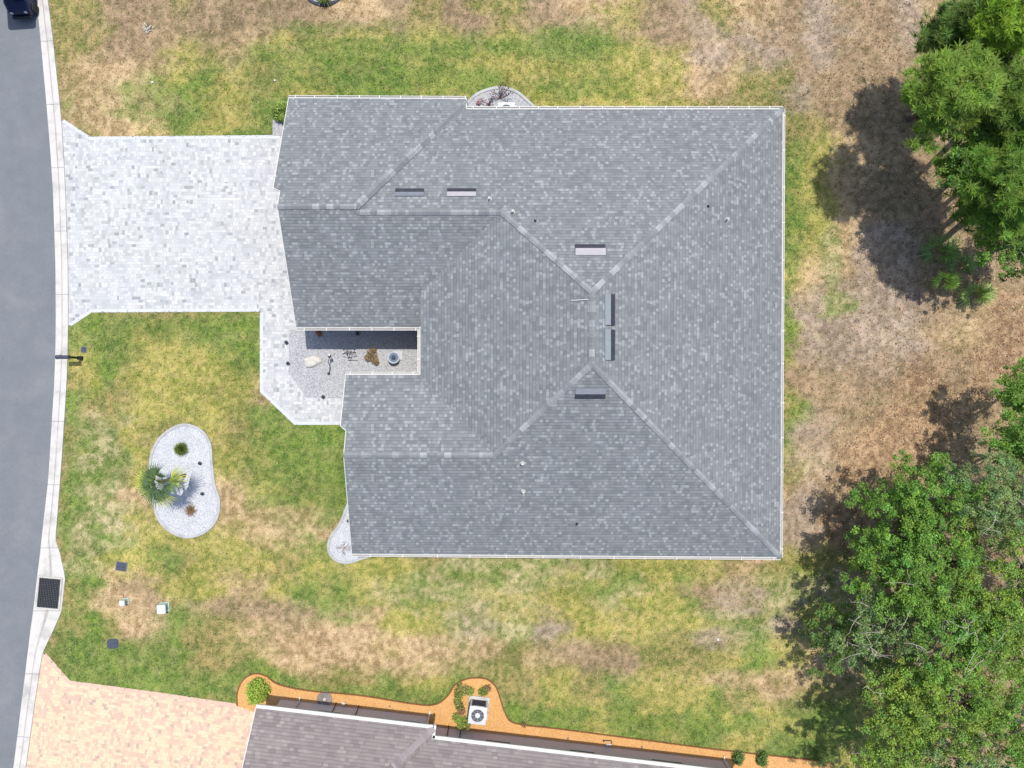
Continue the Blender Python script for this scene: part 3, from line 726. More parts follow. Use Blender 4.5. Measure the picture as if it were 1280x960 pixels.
m = MB(); m.tube([(p1.x, p1.y, zW(p1.x) + 0.05), (p2.x, p2.y, zW(p2.x) + 0.05)], 0.02, 6); m.build('conduit', M['white'], house)
# ------------------------------------------------------------------ the neighbour's house (brown roof)
ang = -math.radians(6.7); ZE = 2.25
Q0 = W(320, 884, ZE); ex = Vector((math.cos(ang), math.sin(ang), 0)); ey = Vector((-math.sin(ang), math.cos(ang), 0))
def Lc(s, t, z): p = Vector((Q0.x, Q0.y, 0)) + ex * s + ey * t; return (p.x, p.y, z)
nb = thing('house', "neighbour's house with brown shingle roof cut by the bottom of the photo", 'house', Lc(6, -6, 0))
sj = 8.02; back = 0.46; pt_ = 0.42; yr = -8.0
zr = ZE + pt_ * 8.0; zs = lambda t: ZE + pt_ * (-back - t)
A_ = Lc(0, 0, ZE); B_ = Lc(sj, 0, ZE); Bb = Lc(sj, -back, ZE); Cc = Lc(22.6, -back, ZE)
diag = 6.6
Dd = Lc(sj - diag, -diag, ZE + pt_ * diag); Ddn = Lc(sj - diag, -diag, zs(-diag))
t_end = yr
f2 = [([A_, Lc(0, yr, zr), Lc(sj - diag, yr, zr), Dd, B_], ex), ([Bb, Ddn, Lc(sj - diag, yr - 0.0, zs(yr)), Lc(15.2, yr, zs(yr)), Cc], ex),
      ([Cc, Lc(15.2, yr, zs(yr)), Lc(22.6, 2 * yr + back, ZE)], ey), ([Lc(0, yr, zr), Lc(0, 2 * yr, ZE), Lc(sj, 2 * yr, ZE), Lc(15.2, yr, zr), ], ex),
      ([Lc(15.2, yr, zr - 0.19), Lc(sj, 2 * yr, ZE), Lc(22.6, 2 * yr + back, ZE)], ex)]
m = MB()
for pts, e in f2:
    q = [Vector(p) for p in pts]; nrm = sum(((q[i] - q[0]).cross(q[i + 1] - q[0]) for i in range(1, len(q) - 1)), Vector())
    if nrm.z < 0: q.reverse()
    m.add(q, [tuple(range(len(q)))], uvs=[roof_uv(p, e) for p in q])
quadface(m, B_, Dd, Ddn, Bb)
r2 = m.build('roof', M['shingle2'], nb)
m = MB(); CB = [alb(150, 140, 142), alb(164, 153, 153), alb(176, 166, 164), alb(140, 131, 133)]
n1 = ey * pt_ + Vector((0, 0, 1)); n2 = -ey * pt_ + Vector((0, 0, 1)); n3 = ex * pt_ + Vector((0, 0, 1))
caps(B_, Dd, n1, n1, 0.012, 0.15, m, CB, 5); m.build('ridge_cap', M['cap'], r2); m = MB(); caps(Lc(0, yr, zr), Lc(15.2, yr, zr), n1, n2, 0.03, 0.165, m, CB, 6); m.build('ridge_cap', M['cap'], r2); m = MB(); caps(Cc, Lc(15.2, yr, zs(yr)), n1, n3, 0.03, 0.165, m, CB, 8)
m.build('ridge_cap', M['cap'], r2)
def gut2(s0, t0, s1, t1, o, sd):
    return gutter(Lc(s0, t0, ZE), Lc(s1, t1, ZE), o, nb, 2.0, 0.14, sd)
def solidg(a, b, out, w=0.13):
    a = Vector(a); b = Vector(b); o = Vector(out).normalized(); z = Vector((0, 0, 1)); m = MB()
    prof = [(-0.03, 0.012), (-0.03, -0.2), (0.02, -0.2), (w - 0.03, -0.13), (w, -0.02), (w, 0.012)]
    m.rings([[tuple(p + o * i + z * j) for i, j in prof] for p in (a, b)], True); return m.build('gutter', M['white'], nb)
solidg(A_, B_, ey); solidg(Bb, Cc, ey)
solidg(Lc(sj + 0.0, 0.13, ZE), Lc(sj, -back, ZE), ex, 0.1)
m = MB()
m.rings([[tuple(Vector(p) + ex * i + Vector((0, 0, j))) for i, j in ((-0.02, 0.012), (-0.02, -0.18), (0.02, -0.18), (0.02, 0.012))] for p in (A_, Lc(0, yr, zr))], True)
m.build('fascia', M['stucco2'], nb)
wn2 = [(0.45, -0.62), (7.55, -0.62), (7.55, -1.07), (22.1, -1.07), (22.1, -14.5), (0.45, -14.5), (0.45, yr)]
m = MB()
for i in range(len(wn2)):
    a, b = wn2[i], wn2[(i + 1) % len(wn2)]
    def hz(q): return (ZE + pt_ * min(-q[1], 16 + q[1]) - 0.32)
    m.add([Lc(a[0], a[1], 0), Lc(b[0], b[1], 0), Lc(b[0], b[1], hz(b)), Lc(a[0], a[1], hz(a))], [(0, 1, 2, 3)])
m.build('wall', M['stucco2'], nb)
m = MB()
for pts, e in f2: m.add([(p[0], p[1], p[2] - 0.2) for p in pts], [tuple(range(len(pts)))])
m.build('soffit', M['white'], nb)
for s_, w_ in ((6.9, 0.9), (3.0, 1.1), (11.0, 1.2), (15.0, 1.2), (19.0, 1.5)):
    t_ = -0.62 if s_ < 7.5 else -1.07
    m = MB(); c = Lc(s_, t_, 1.3); m.box(c, (w_, 0.05, 1.2), ang); o = m.build('window', M['glass'], nb)
    m = MB()
    for dz in (-0.62, 0.62): m.box((c[0], c[1], c[2] + dz), (w_ + 0.12, 0.09, 0.08), ang)
    for k_ in (-1, 1): cc = Lc(s_ + k_ * (w_ / 2 + 0.02), t_, 1.3); m.box(cc, (0.07, 0.09, 1.17), ang)
    m.build('frame', M['white'], o)
for s_, t_, mt in ((1.35, -0.55, 'white'), (7.62, -0.52, 'white'), (21.9, -1.0, 'white')):
    m = MB(); a = Lc(s_, t_, 2.1); b = Lc(s_, t_, 0.15); m.tube([Lc(s_, 0.02 if s_ < 7.7 else -back, 2.15), Lc(s_, t_, 1.9), b, Lc(s_, t_ + 0.18, 0.06)], 0.042, 6); m.build('downspout', M[mt], nb)
for s_, t_ in ((3.1, -0.58), (4.2, -0.58), (8.6, -1.03), (9.2, -1.03)):
    m = MB(); m.tube([Lc(s_, t_, 1.7), Lc(s_, t_, 0.35), Lc(s_ + 0.0, t_ + 0.12, 0.05)], 0.022, 6); m.build('service_pipe', M['black'], nb)
# ------------------------------------------------------------------ storm drain
ds = W(62, 741); dr = thing('storm_drain', 'rectangular black storm drain grate in the pale concrete kerb apron', 'drain', (ds.x, ds.y, 0.03))
rz = -math.radians(5.0)
m = MB(); L_, Wd = 1.42, 1.02
for i, j, sx, sy in ((0, 1, Wd + 0.16, 0.08), (0, -1, Wd + 0.16, 0.08), (1, 0, 0.08, L_), (-1, 0, 0.08, L_)):
    c = Vector((i * (Wd / 2 + 0.04), j * (L_ / 2 + 0.04), 0)); c = Matrix.Rotation(rz, 3, 'Z') @ c
    m.box((ds.x + c.x, ds.y + c.y, 0.045), (sx, sy, 0.05), rz)
m.build('frame', M['apron'], dr)
m = MB(); m.box((ds.x, ds.y, 0.036), (Wd, L_, 0.008), rz); m.build('pit', M['pit'], dr)
m = MB()
for k_ in range(13):
    x = -Wd / 2 + (k_ + 0.5) * Wd / 13
    c = Matrix.Rotation(rz, 3, 'Z') @ Vector((x, 0, 0)); m.box((ds.x + c.x, ds.y + c.y, 0.062), (0.022, L_ - 0.004, 0.026), rz)
for k_ in range(16):
    y = -L_ / 2 + (k_ + 0.5) * L_ / 16
    c = Matrix.Rotation(rz, 3, 'Z') @ Vector((0, y, 0)); m.box((ds.x + c.x, ds.y + c.y, 0.056), (Wd - 0.004, 0.018, 0.022), rz + 0.0)
m.build('grate', flat('worn_iron', alb(96, 98, 104), 0.6, 0.3, 0.4, 14), dr)
# ------------------------------------------------------------------ mailbox
mb = W(102, 447.5); mbx = thing('mailbox', 'black mailbox on an arm post at the kerb', 'mailbox', (mb.x, mb.y, 0))
m = MB(); m.rbox((mb.x, mb.y, 0.5), (0.1, 0.1, 1.0), 0.01, 0, 0.01)
m.rbox((mb.x, mb.y, 0.12), (0.18, 0.18, 0.24), 0.02, 0, 0.03); m.build('post', M['black'], mbx)
m = MB(); m.box((mb.x - 0.17, mb.y, 0.98), (0.5, 0.07, 0.07)); m.tube([(mb.x, mb.y, 0.6), (mb.x - 0.3, mb.y, 0.95)], 0.025, 6); m.build('arm', M['black'], mbx)
prof = [(-0.09, 0), (0.09, 0), (0.09, 0.11)] + [(0.09 * math.cos(a), 0.11 + 0.09 * math.sin(a)) for a in [math.pi * k / 8 for k in range(1, 8)]] + [(-0.09, 0.11)]
m = MB(); m.rings([[(mb.x - x, mb.y + p, 1.02 + q) for p, q in prof] for x in (-0.13, 0.44)], True)
box_ = m.build('box', flat('worn_black_paint', alb(92, 92, 108), 0.35, 0.1, 0.3, 10), mbx)
m = MB(); m.rings([[(mb.x - x, mb.y + p * 1.06, 1.015 + q * 1.05) for p, q in prof] for x in (0.441, 0.465)], True); m.build('door', M['black'], box_)
m = MB(); m.box((mb.x - 0.25, mb.y + 0.10, 1.2), (0.03, 0.012, 0.16)); m.build('flag', M['redbrown'], box_)
# ------------------------------------------------------------------ utility covers and boxes
def lid(u, v, w, h, rz, mat, label, name='utility_cover', cat='cover', oval=False):
    p = W(u, v); t = thing(name, label, cat, (p.x, p.y, 0))
    m = MB(); m.rbox((p.x, p.y, 0.015), (w + 0.05, h + 0.05, 0.03), 0.16 if oval else 0.04, rz, 0.006); m.build('frame', M['cover'] if oval else M['gutter_in'], t)
    m = MB(); m.rbox((p.x, p.y, 0.024), (w, h, 0.034), 0.14 if oval else 0.03, rz, 0.006)
    m.build('lid', M[mat], t)
    m = MB(); q = Matrix.Rotation(rz, 3, 'Z') @ Vector((w * 0.28, 0, 0)); m.box((p.x + q.x, p.y + q.y, 0.045), (0.07, 0.025, 0.012), rz); m.build('handle', M['iron'], t)
lid(152, 708, 0.50, 0.40, -0.15, 'cover', 'upper dark rectangular utility cover flush in the pale patchy lawn near the road')
lid(141, 804.5, 0.50, 0.42, 0.1, 'cover', 'lower dark utility cover with rounded corners in the green grass near the orange driveway', oval=True)
lid(105, 437, 0.24, 0.26, 0.0, 'cover', 'small grey square valve lid in grass beside the mailbox', 'valve_cover', 'cover')
def pedestal(u, v, w, d, h, label):
    p = W(u, v); t = thing('utility_pedestal', label, 'utility box', (p.x, p.y, 0))
    m = MB(); m.rbox((p.x, p.y, 0.04), (w + 0.08, d + 0.06, 0.08), 0.03, 0.05, 0.01); m.build('base', M['utilgreen'], t)
    m = MB(); m.rbox((p.x, p.y, 0.08 + h * 0.4), (w, d, h * 0.8), 0.03, 0.05, 0.0); m.build('body', M['utilgreen'], t)
    m = MB(); m.rbox((p.x, p.y, 0.08 + h * 0.9), (w + 0.04, d + 0.04, h * 0.2), 0.04, 0.05, 0.03); m.build('cap', M['acwhite'], t)
    m = MB(); m.box((p.x + w / 2 + 0.02, p.y, 0.08 + h * 0.45), (0.02, 0.06, 0.05)); m.build('lock', M['steel'], t)
pedestal(206.5, 758.5, 0.38, 0.40, 0.34, 'larger square white utility box standing on a pale base in the lawn')
pedestal(158, 751, 0.22, 0.22, 0.34, 'small slim white utility pedestal in the tan patch of lawn')
# ------------------------------------------------------------------ air conditioners
def ac(x, y, rz, w, d, h, label):
    t = thing('air_conditioner', label, 'air conditioner', (x, y, 0))
    R = Matrix.Rotation(rz, 3, 'Z')
    m = MB(); m.rbox((x, y, 0.05), (w + 0.16, d + 0.24, 0.1), 0.03, rz, 0.015); m.build('pad', M['apron'], t)
    m = MB(); m.rbox((x, y, 0.1 + (h - 0.1) / 2), (w - 0.05, d - 0.05, h - 0.14), 0.09, rz); b = m.build('coil', M['acdark'], t)
    for i in (-1, 1):
        for j in (-1, 1):
            m = MB(); c = R @ Vector((i * (w / 2 - 0.05), j * (d / 2 - 0.05), 0)); m.rbox((x + c.x, y + c.y, 0.1 + (h - 0.1) / 2), (0.09, 0.09, h - 0.12), 0.03, rz)
            m.build('corner_post', M['acwhite'], b)
    # top panel: frame with round opening
    n = 32; inner = []; outer = []; r0 = 0.36 * w
    for k_ in range(n):
        a = 2 * math.pi * (k_ + 0.5) / n; ca, sa = math.cos(a), math.sin(a)
        inner.append((r0 * ca, r0 * sa)); f_ = 1 / max(abs(ca) / (w / 2), abs(sa) / (d / 2)); f_ = min(f_, 0.60 * w + 0.01); outer.append((f_ * ca, f_ * sa))
    def ring(l, z): return [tuple(R @ Vector((a, b_, 0)) + Vector((x, y, z))) for a, b_ in l]
    m = MB(); m.rings([ring(inner, h - 0.08), ring(inner, h + 0.02), ring(outer, h), ring(outer, h - 0.09)], False)
    m.build('top_panel', M['acwhite'], t)
    m = MB(); m.lathe([(0.0001, h - 0.09), (r0, h - 0.09), (r0, h - 0.085), (0.0001, h - 0.085)], (x, y, 0), 24); m.build('fan_well', M['acdark'], t)
    m = MB()
    for k_ in range(5):
        a = k_ * 2 * math.pi / 5 + 0.4; pts = []
        for r_, wd, tz in ((0.06, 0.16, 0.03), (r0 * 0.55, 0.55, 0.02), (r0 * 0.93, 0.50, 0.01)):
            for s_, zz in ((-1, -1), (1, 1)):
                aa = a + s_ * wd * 0.5; pts.append((x + r_ * math.cos(aa), y + r_ * math.sin(aa), h - 0.055 + zz * tz))
        m.add(pts, [(0, 1, 3, 2), (2, 3, 5, 4)])
    m.build('fan', M['ventblue'], t)
    m = MB(); m.lathe([(0.001, h - 0.03), (0.11, h - 0.03), (0.12, h + 0.015), (0.09, h + 0.035), (0.001, h + 0.04)], (x, y, 0), 14)
    for k_ in range(4):
        r_ = r0 * (0.4 + 0.18 * k_); m.tube([(x + r_ * math.cos(q), y + r_ * math.sin(q), h + 0.008) for q in [2 * math.pi * i / 20 for i in range(21)]], 0.004, 4)
    for k_ in range(8):
        a = k_ * math.pi / 4; m.tube([(x + 0.1 * math.cos(a), y + 0.1 * math.sin(a), h + 0.012), (x + r0 * math.cos(a), y + r0 * math.sin(a), h + 0.012)], 0.005, 4)
    m.build('fan_grille', M['acwhite'], t)
pa = W(597, 894.5, 0.85); ac(pa.x, pa.y, ang, 0.84, 0.84, 0.85, 'white air conditioner with round fan in the orange gravel bed beside green bushes')
pa = W(633, 138.5, 0.8); ac(pa.x, pa.y, 0, 0.80, 0.80, 0.8, 'white air conditioner half hidden under the top eave in an arched gravel bed')
# ------------------------------------------------------------------ golf cart at the top left corner
gx, gy = -23.38, 18.68; gc = thing('golf_cart', 'dark navy golf cart on the road cut by the top left corner', 'golf cart', (gx, gy, 0))
def gp(x, y, z): a = 0.07; return (gx + x * math.cos(a) - y * math.sin(a), gy + x * math.sin(a) + y * math.cos(a), z)
m = MB()
sec = [(-1.18, .30, .50, .42), (-1.1, .30, .66, .50), (-.75, .28, .84, .56), (-.45, .26, .86, .58), (-.40, .26, .34, .60), (.15, .26, .34, .60), (.2, .26, .62, .60), (.9, .28, .66, .60), (1.12, .32, .58, .5)]
rs = []
for y, z0, z1, hw in sec:
    rs.append([gp(-hw, y, z0), gp(hw, y, z0), gp(hw, y, z1 - .08), gp(hw - .1, y, z1), gp(-hw + .1, y, z1), gp(-hw, y, z1 - .08)])
m.rings(rs, True); m.build('body', M['navy'], gc)
m = MB(); m.rbox(gp(0, 0.42, 0.72), (1.0, 0.48, 0.14), 0.08, 0.07, 0.05); m.rbox(gp(0, 0.66, 0.98), (1.0, 0.12, 0.42), 0.05, 0.07, 0.03); m.build('seat', M['seat'], gc)
m = MB(); m.rbox(gp(0.0, -0.28, 1.86), (1.34, 1.75, 0.07), 0.14, 0.07, 0.03); m.build('canopy', M['navy'], gc)
for i in (-1, 1):
    m = MB(); m.tube([gp(i * .5, -.62, .8), gp(i * .48, -.5, 1.84)], 0.022, 6); m.build('canopy_post', M['black'], gc)
    m = MB(); m.tube([gp(i * .52, .95, .6), gp(i * .5, .8, 1.84)], 0.022, 6); m.build('canopy_post', M['black'], gc)
    m = MB(); m.lathe([(0.001, -.03), (.07, -.02), (.075, .02), (0.001, .03)], gp(i * .33, -1.15, .58), 12, Matrix.Rotation(math.pi / 2, 3, 'X')); m.build('headlight', M['acwhite'], gc)
    for yy in (-.78, .78):
        m = MB(); RY = Matrix.Rotation(math.pi / 2, 3, 'Y'); m.lathe([(.14, -.09), (.21, -.09), (.235, -.06), (.235, .06), (.21, .09), (.14, .09)], gp(i * .52, yy, .235), 20, RY); w_ = m.build('wheel', M['rubber'], gc)
        m = MB(); m.lathe([(0.001, -.07), (.138, -.07), (.138, .07), (0.001, .07)], gp(i * .52, yy, .235), 16, RY); m.build('rim', M['steel'], w_)
m = MB(); m.tube([gp(-.25, -.45, .8), gp(-.25, -.25, 1.05)], 0.02, 6); m.tube([gp(-.25 + .17 * math.cos(a), -.25 + .12 * math.sin(a), 1.05 + .1 * math.sin(a)) for a in [k * math.pi / 8 for k in range(17)]], 0.014, 6); m.build('steering_wheel', M['black'], gc)
m = MB(); m.rbox(gp(0, -1.25, .36), (.9, .1, .12), .03, .07, .02); m.build('bumper', M['black'], gc)
# ------------------------------------------------------------------ leaf clouds
def rand_rot(n, tilt=1.0):
    """random orthonormal frames; tilt<1 keeps faces more horizontal"""
    nz = np.stack([RNG.normal(0, tilt, n), RNG.normal(0, tilt, n), np.abs(RNG.normal(0.9, 0.35, n)) + 0.05], 1)
    nz /= np.linalg.norm(nz, axis=1, keepdims=True)
    a = RNG.normal(0, 1, (n, 3)); t = np.cross(nz, a); t /= np.linalg.norm(t, axis=1, keepdims=True)
    return t, np.cross(nz, t), nz
def leaf_quads(P, L, Wd, tilt=0.8, frames=None):
    n = len(P); t, b, nz = frames if frames is not None else rand_rot(n, tilt)
    L = L[:, None]; Wd = Wd[:, None]
    v0 = P - t * L / 2; v2 = P + t * L / 2; v1 = P + b * Wd / 2 + nz * Wd * 0.15; v3 = P - b * Wd / 2 + nz * Wd * 0.15
    V = np.stack([v0, v1, v2, v3], 1).reshape(-1, 3); F = np.arange(4 * n).reshape(n, 4)
    return V, F
def branches(mb, base, tips, r0, col, rnd, limb=0.45):
    base = Vector(base)
    zt = max(t[2] for t in tips) * limb
    fork = base + Vector((rnd.uniform(-.2, .2), rnd.uniform(-.2, .2), max(0.5, zt)))
    mb.tube([base, base.lerp(fork, .5) + Vector((rnd.uniform(-.1, .1), rnd.uniform(-.1, .1), 0)), fork], [r0, r0 * .8, r0 * .7], 8, col)
    for t in tips:
        t = Vector(t); mid = fork.lerp(t, .5) + Vector((rnd.uniform(-.25, .25), rnd.uniform(-.25, .25), rnd.uniform(0.0, .35)))
        q = fork.lerp(t, .25) + Vector((rnd.uniform(-.1, .1), rnd.uniform(-.1, .1), 0.12))
        mb.tube([fork, q, mid, t], [r0 * .45, r0 * .35, r0 * .22, r0 * .08], 5, col)
GREY = (0.22, 0.19, 0.165, 1); BRN = (0.13, 0.10, 0.08, 1)
def tree_at(u, v, z): return W(u, v, z)
def oak(u, v, z, r, label, leafcol, dens=1.0, flat_=0.62, seed=0, bark=GREY, gap=1.0, group='oaks at the wood edge', name='oak_tree', twigs=6, ls=1.0, lean=1.0):
    rnd = random.Random(seed); c = W(u, v, z); rad_ = Vector((c.x, c.y, 0)); out = rad_.normalized() * (z / H * rad_.length * 0.75 * lean)
    b0 = Vector((c.x + out.x, c.y + out.y * .6, 0)); t = thing(name, label, 'tree', b0, group)
    # leafy sprays: limbs end in fans of small puffs with gaps between them
    nl = int(7 + 5 * r); puffs = []; tips = []
    for i in range(nl):
        a = i * 2.39996 + rnd.uniform(-.35, .35); rr = r * math.sqrt((i + .6) / nl) * rnd.uniform(.86, 1.14)
        up = math.sqrt(max(0.05, 1 - (rr / (r * 1.2)) ** 2)); zz = z + flat_ * r * (up * 1.25 - .55) + rnd.uniform(-.45, .35)
        cx, cy = c.x + rr * math.cos(a), c.y + rr * math.sin(a); tips.append((cx, cy, zz - .1))
        for k in range(int(11 * dens * rnd.uniform(.7, 1.25))):
            puffs.append((cx + rnd.gauss(0, .30), cy + rnd.gauss(0, .30), zz + rnd.gauss(0, .20), rnd.uniform(.10, .26)))
    for k in range(int(26 * r * dens)):      # lower, inner foliage
        a = rnd.uniform(0, 6.283); rr = r * .95 * math.sqrt(rnd.random()); puffs.append((c.x + out.x * .5 + rr * math.cos(a), c.y + rr * math.sin(a), z - rnd.uniform(.5, 1.9), rnd.uniform(.18, .34)))
    P = []; Cl = []; lc = np.array(leafcol)
    for (x, y, zz, pr) in puffs:
        n = int((34 + 900 * pr * pr) * gap)
        d = RNG.normal(0, 1, (n, 3)); d /= np.linalg.norm(d, axis=1, keepdims=True)
        q = np.array([x, y, zz]) + d * pr * (0.35 + 0.8 * RNG.rand(n)[:, None]) * np.array([1, 1, .75]); P.append(q)
        k = RNG.normal(1.0, 0.16); hue = RNG.normal(0, 0.09); cc = lc * k * np.array([1 + hue, 1, 1 - hue * .5])
        Cl.append(np.clip(cc[None, :] * RNG.normal(1, .25, (n, 1)) + RNG.normal(0, .008, (n, 3)), .003, .6))
    P = np.concatenate(P); Cl = np.concatenate(Cl); n = len(P)
    V, F = leaf_quads(P, RNG.uniform(.07, .13, n) * ls, RNG.uniform(.04, .07, n) * ls, .6)
    np_mesh('crown', V, F, M['leaf'], np.repeat(Cl, 4, 0), t)
    mb_ = MB(); branches(mb_, (b0.x, b0.y, -0.05), tips, 0.07 + .03 * r, bark, rnd, .5)
    for k in range(twigs):      # bare twigs that come out through the crown
        x, y, zz, pr = rnd.choice(puffs[:len(puffs) // 2]); a = rnd.uniform(0, 6.28); p = Vector((x, y, zz + .1)); pts = [p]
        for j in range(4):
            a += rnd.uniform(-.4, .4); p = p + Vector((math.cos(a), math.sin(a), rnd.uniform(.0, .2))) * rnd.uniform(.16, .34); pts.append(p)
            if rnd.random() < .6: mb_.tube([p, p + Vector((rnd.gauss(0, .14), rnd.gauss(0, .14), .08))], [.009, .004], 3, tuple(min(1, q * 1.7) for q in bark[:3]) + (1,))
        mb_.tube(pts, [.015, .012, .010, .007, .004], 4, tuple(min(1, q * 1.5) for q in bark[:3]) + (1,))
    mb_.build('trunk', M['bark'], t)
    return t
def pine(u, v, z, r, label, leafcol, seed=0, dens=1.0):
    rnd = random.Random(seed); c = W(u, v, z); out = Vector((c.x, c.y, 0)).normalized() * (z / H * Vector((c.x, c.y, 0)).length * .7)
    b0 = Vector((c.x + out.x, c.y + out.y, 0)); t = thing('pine_tree', label, 'tree', b0, 'pines at the wood edge')
    nt = int(330 * r * r * dens); tips = []; lc = np.array(leafcol)
    nb_ = int(10 + 7 * r); arms = []
    for i in range(nb_):
        a = i * 2.4 + rnd.uniform(-.3, .3); k = (i + .5) / nb_; L = r * (.55 + .55 * k) * rnd.uniform(.85, 1.12); zz = z + r * (0.8 - 1.3 * k)
        arms.append((a, L, zz))
    for i in range(nt):
        a, L, zz = rnd.choice(arms); s_ = rnd.uniform(.06, 1.0) ** .6; off = rnd.gauss(0, .24) * (0.5 + s_)
        tips.append((c.x + math.cos(a) * L * s_ - math.sin(a) * off, c.y + math.sin(a) * L * s_ + math.cos(a) * off, zz + .15 * s_ + rnd.gauss(0, .12)))
    tips = np.array(tips); nn = 34
    base = np.repeat(tips, nn, 0); d = RNG.normal(0, 1, base.shape); d[:, 2] = np.abs(d[:, 2]) * .7 + .1; d /= np.linalg.norm(d, axis=1, keepdims=True)
    L = RNG.uniform(.18, .36, len(base)); side = np.cross(d, np.array([0, 0, 1.0]) + RNG.normal(0, .5, d.shape)); side /= np.linalg.norm(side, axis=1, keepdims=True)
    w = .0125
    V = np.stack([base - side * w, base + side * w, base + d * L[:, None] + side * w * .4, base + d * L[:, None] - side * w * .4], 1).reshape(-1, 3)
    ct = lc[None, :] * RNG.normal(1, .16, (len(tips), 1)) * (1 + RNG.normal(0, .06, (len(tips), 3)))
    cc = np.clip(np.repeat(ct, nn, 0) * RNG.normal(1, .12, (len(base), 1)), .003, .6)
    np_mesh('crown', V, np.arange(4 * len(base)).reshape(-1, 4), M['leaf'], np.repeat(cc, 4, 0), t)
    m = MB(); m.tube([(b0.x, b0.y, -.05), ((b0.x + c.x) / 2 + .1, (b0.y + c.y) / 2, z * .5), (c.x, c.y, z + r * .7)], [.17, .13, .03], 8, BRN)
    for a, L, zz in arms:
        m.tube([(c.x, c.y, zz - .15), (c.x + math.cos(a) * L * .5, c.y + math.sin(a) * L * .5, zz + .05), (c.x + math.cos(a) * L * .95, c.y + math.sin(a) * L * .95, zz + .15)], [.04, .03, .012], 5, (0.2, 0.17, 0.15, 1))
    m.build('trunk', M['bark'], t)
LG = (0.140, 0.262, 0.040); LY = (0.185, 0.285, 0.044); LD = (0.115, 0.20, 0.045); LS = (0.165, 0.245, 0.085)
pine(1182, 118, 6.2, 1.75, 'pine with the leftmost crown of the upper right pine group', (0.21, 0.32, 0.055), 1)
pine(1262, 22, 7.0, 1.3, 'bright yellow green pine touching the top right corner of the photo', (0.28, 0.43, 0.05), 2)
pine(1215, 56, 4.8, 2.1, 'dark green pine between the corner pine and the leftmost pine crown', (0.14, 0.22, 0.05), 3)
pine(1262, 130, 6.3, 1.6, 'pine below the small orange ground gap at the right edge', (0.18, 0.28, 0.05), 4)
pine(1262, 235, 5.8, 1.8, 'broad mid green pine at the right edge above the fan palmettos', (0.18, 0.30, 0.05), 5)
pine(1240, 264, 4.4, 1.45, 'low pine directly above the bright palmetto', (0.15, 0.27, 0.045), 8)
pine(1222, 212, 5.0, 1.3, 'pine bulging left just below the leftmost pine crown', (0.15, 0.27, 0.04), 9)
pine(1286, 185, 6.0, 1.3, 'pine halfway down the upper right group, cut by the right edge', (0.17, 0.30, 0.045), 10)
oak(1222, 190, 5.2, 1.5, 'dark leafy oak wedged between the pines', (0.12, 0.23, 0.04), 1.3, seed=6, twigs=5)
oak(1268, 300, 4.0, 1.4, 'small deep green oak beside the fan palmettos', (0.12, 0.23, 0.04), 1.2, seed=7, twigs=4)
OAKS = [
 (1118, 655, 3.7, 1.7, 'oak with its round crown edge nearest the house corner', LG, 1.0),
 (1165, 628, 4.6, 1.75, 'bright green oak on the upper rim of the lower right wood', LG, 1.0),
 (1238, 622, 5.0, 1.8, 'oak with pale leaves and curling grey twigs near the right edge', LS, 1.0),
 (1272, 556, 4.2, 1.0, 'small oak at the right edge just above the main oak wood', LG, 1.0),
 (1278, 492, 4.0, 0.95, 'lone oak whose crown peeks in at the middle of the right edge', LG, 1.0),
 (1112, 725, 4.2, 1.65, 'oak beside the dark ground gap left of the wood centre', LG, 1.0),
 (1168, 708, 5.2, 1.9, 'tall bright oak in the heart of the lower right wood', LG, 1.0),
 (1248, 715, 5.2, 1.9, 'wide oak with brown gaps at the right edge', LY, 0.9),
 (1050, 800, 2.6, 1.6, 'low thin oak reaching furthest left over the lawn', LD, 0.6),
 (1106, 796, 4.0, 1.8, 'sparse grey green oak with long lichen covered bare branches', LS, 0.75),
 (1182, 790, 5.2, 1.9, 'oak with a bright crown right of the bare lichen branches', LG, 1.0),
 (1258, 806, 5.0, 1.8, 'yellow green oak at the right edge below the brown gaps', LY, 1.0),
 (1130, 872, 4.9, 1.35, 'oak overhanging the large round shadow at the lower edge', LY, 1.0),
 (1192, 878, 5.2, 1.8, 'olive green oak between the shadow side oak and the corner', LY, 0.9),
 (1268, 898, 5.0, 1.8, 'oak filling the lower right corner of the photo', LG, 0.9),
 (1118, 945, 4.8, 1.5, 'yellow green oak cut by the bottom edge beside the shadow', LY, 1.0),
 (1200, 962, 5.0, 1.6, 'pale oak cut by the bottom edge near the corner', LS, 1.0),
 (1350, 640, 5.5, 2.0, 'oak just outside the right edge', LG, 0.8), (1350, 780, 5.5, 2.0, 'oak outside the right edge lower down', LG, 0.8)]
for i, (u, v, z, r, lb, lc, dn) in enumerate(OAKS):
    oak(u, v, z, r, lb, lc, dn, seed=20 + i, twigs=24 if 'lichen' in lb else (8 if lc == LS else 1), ls=.9)
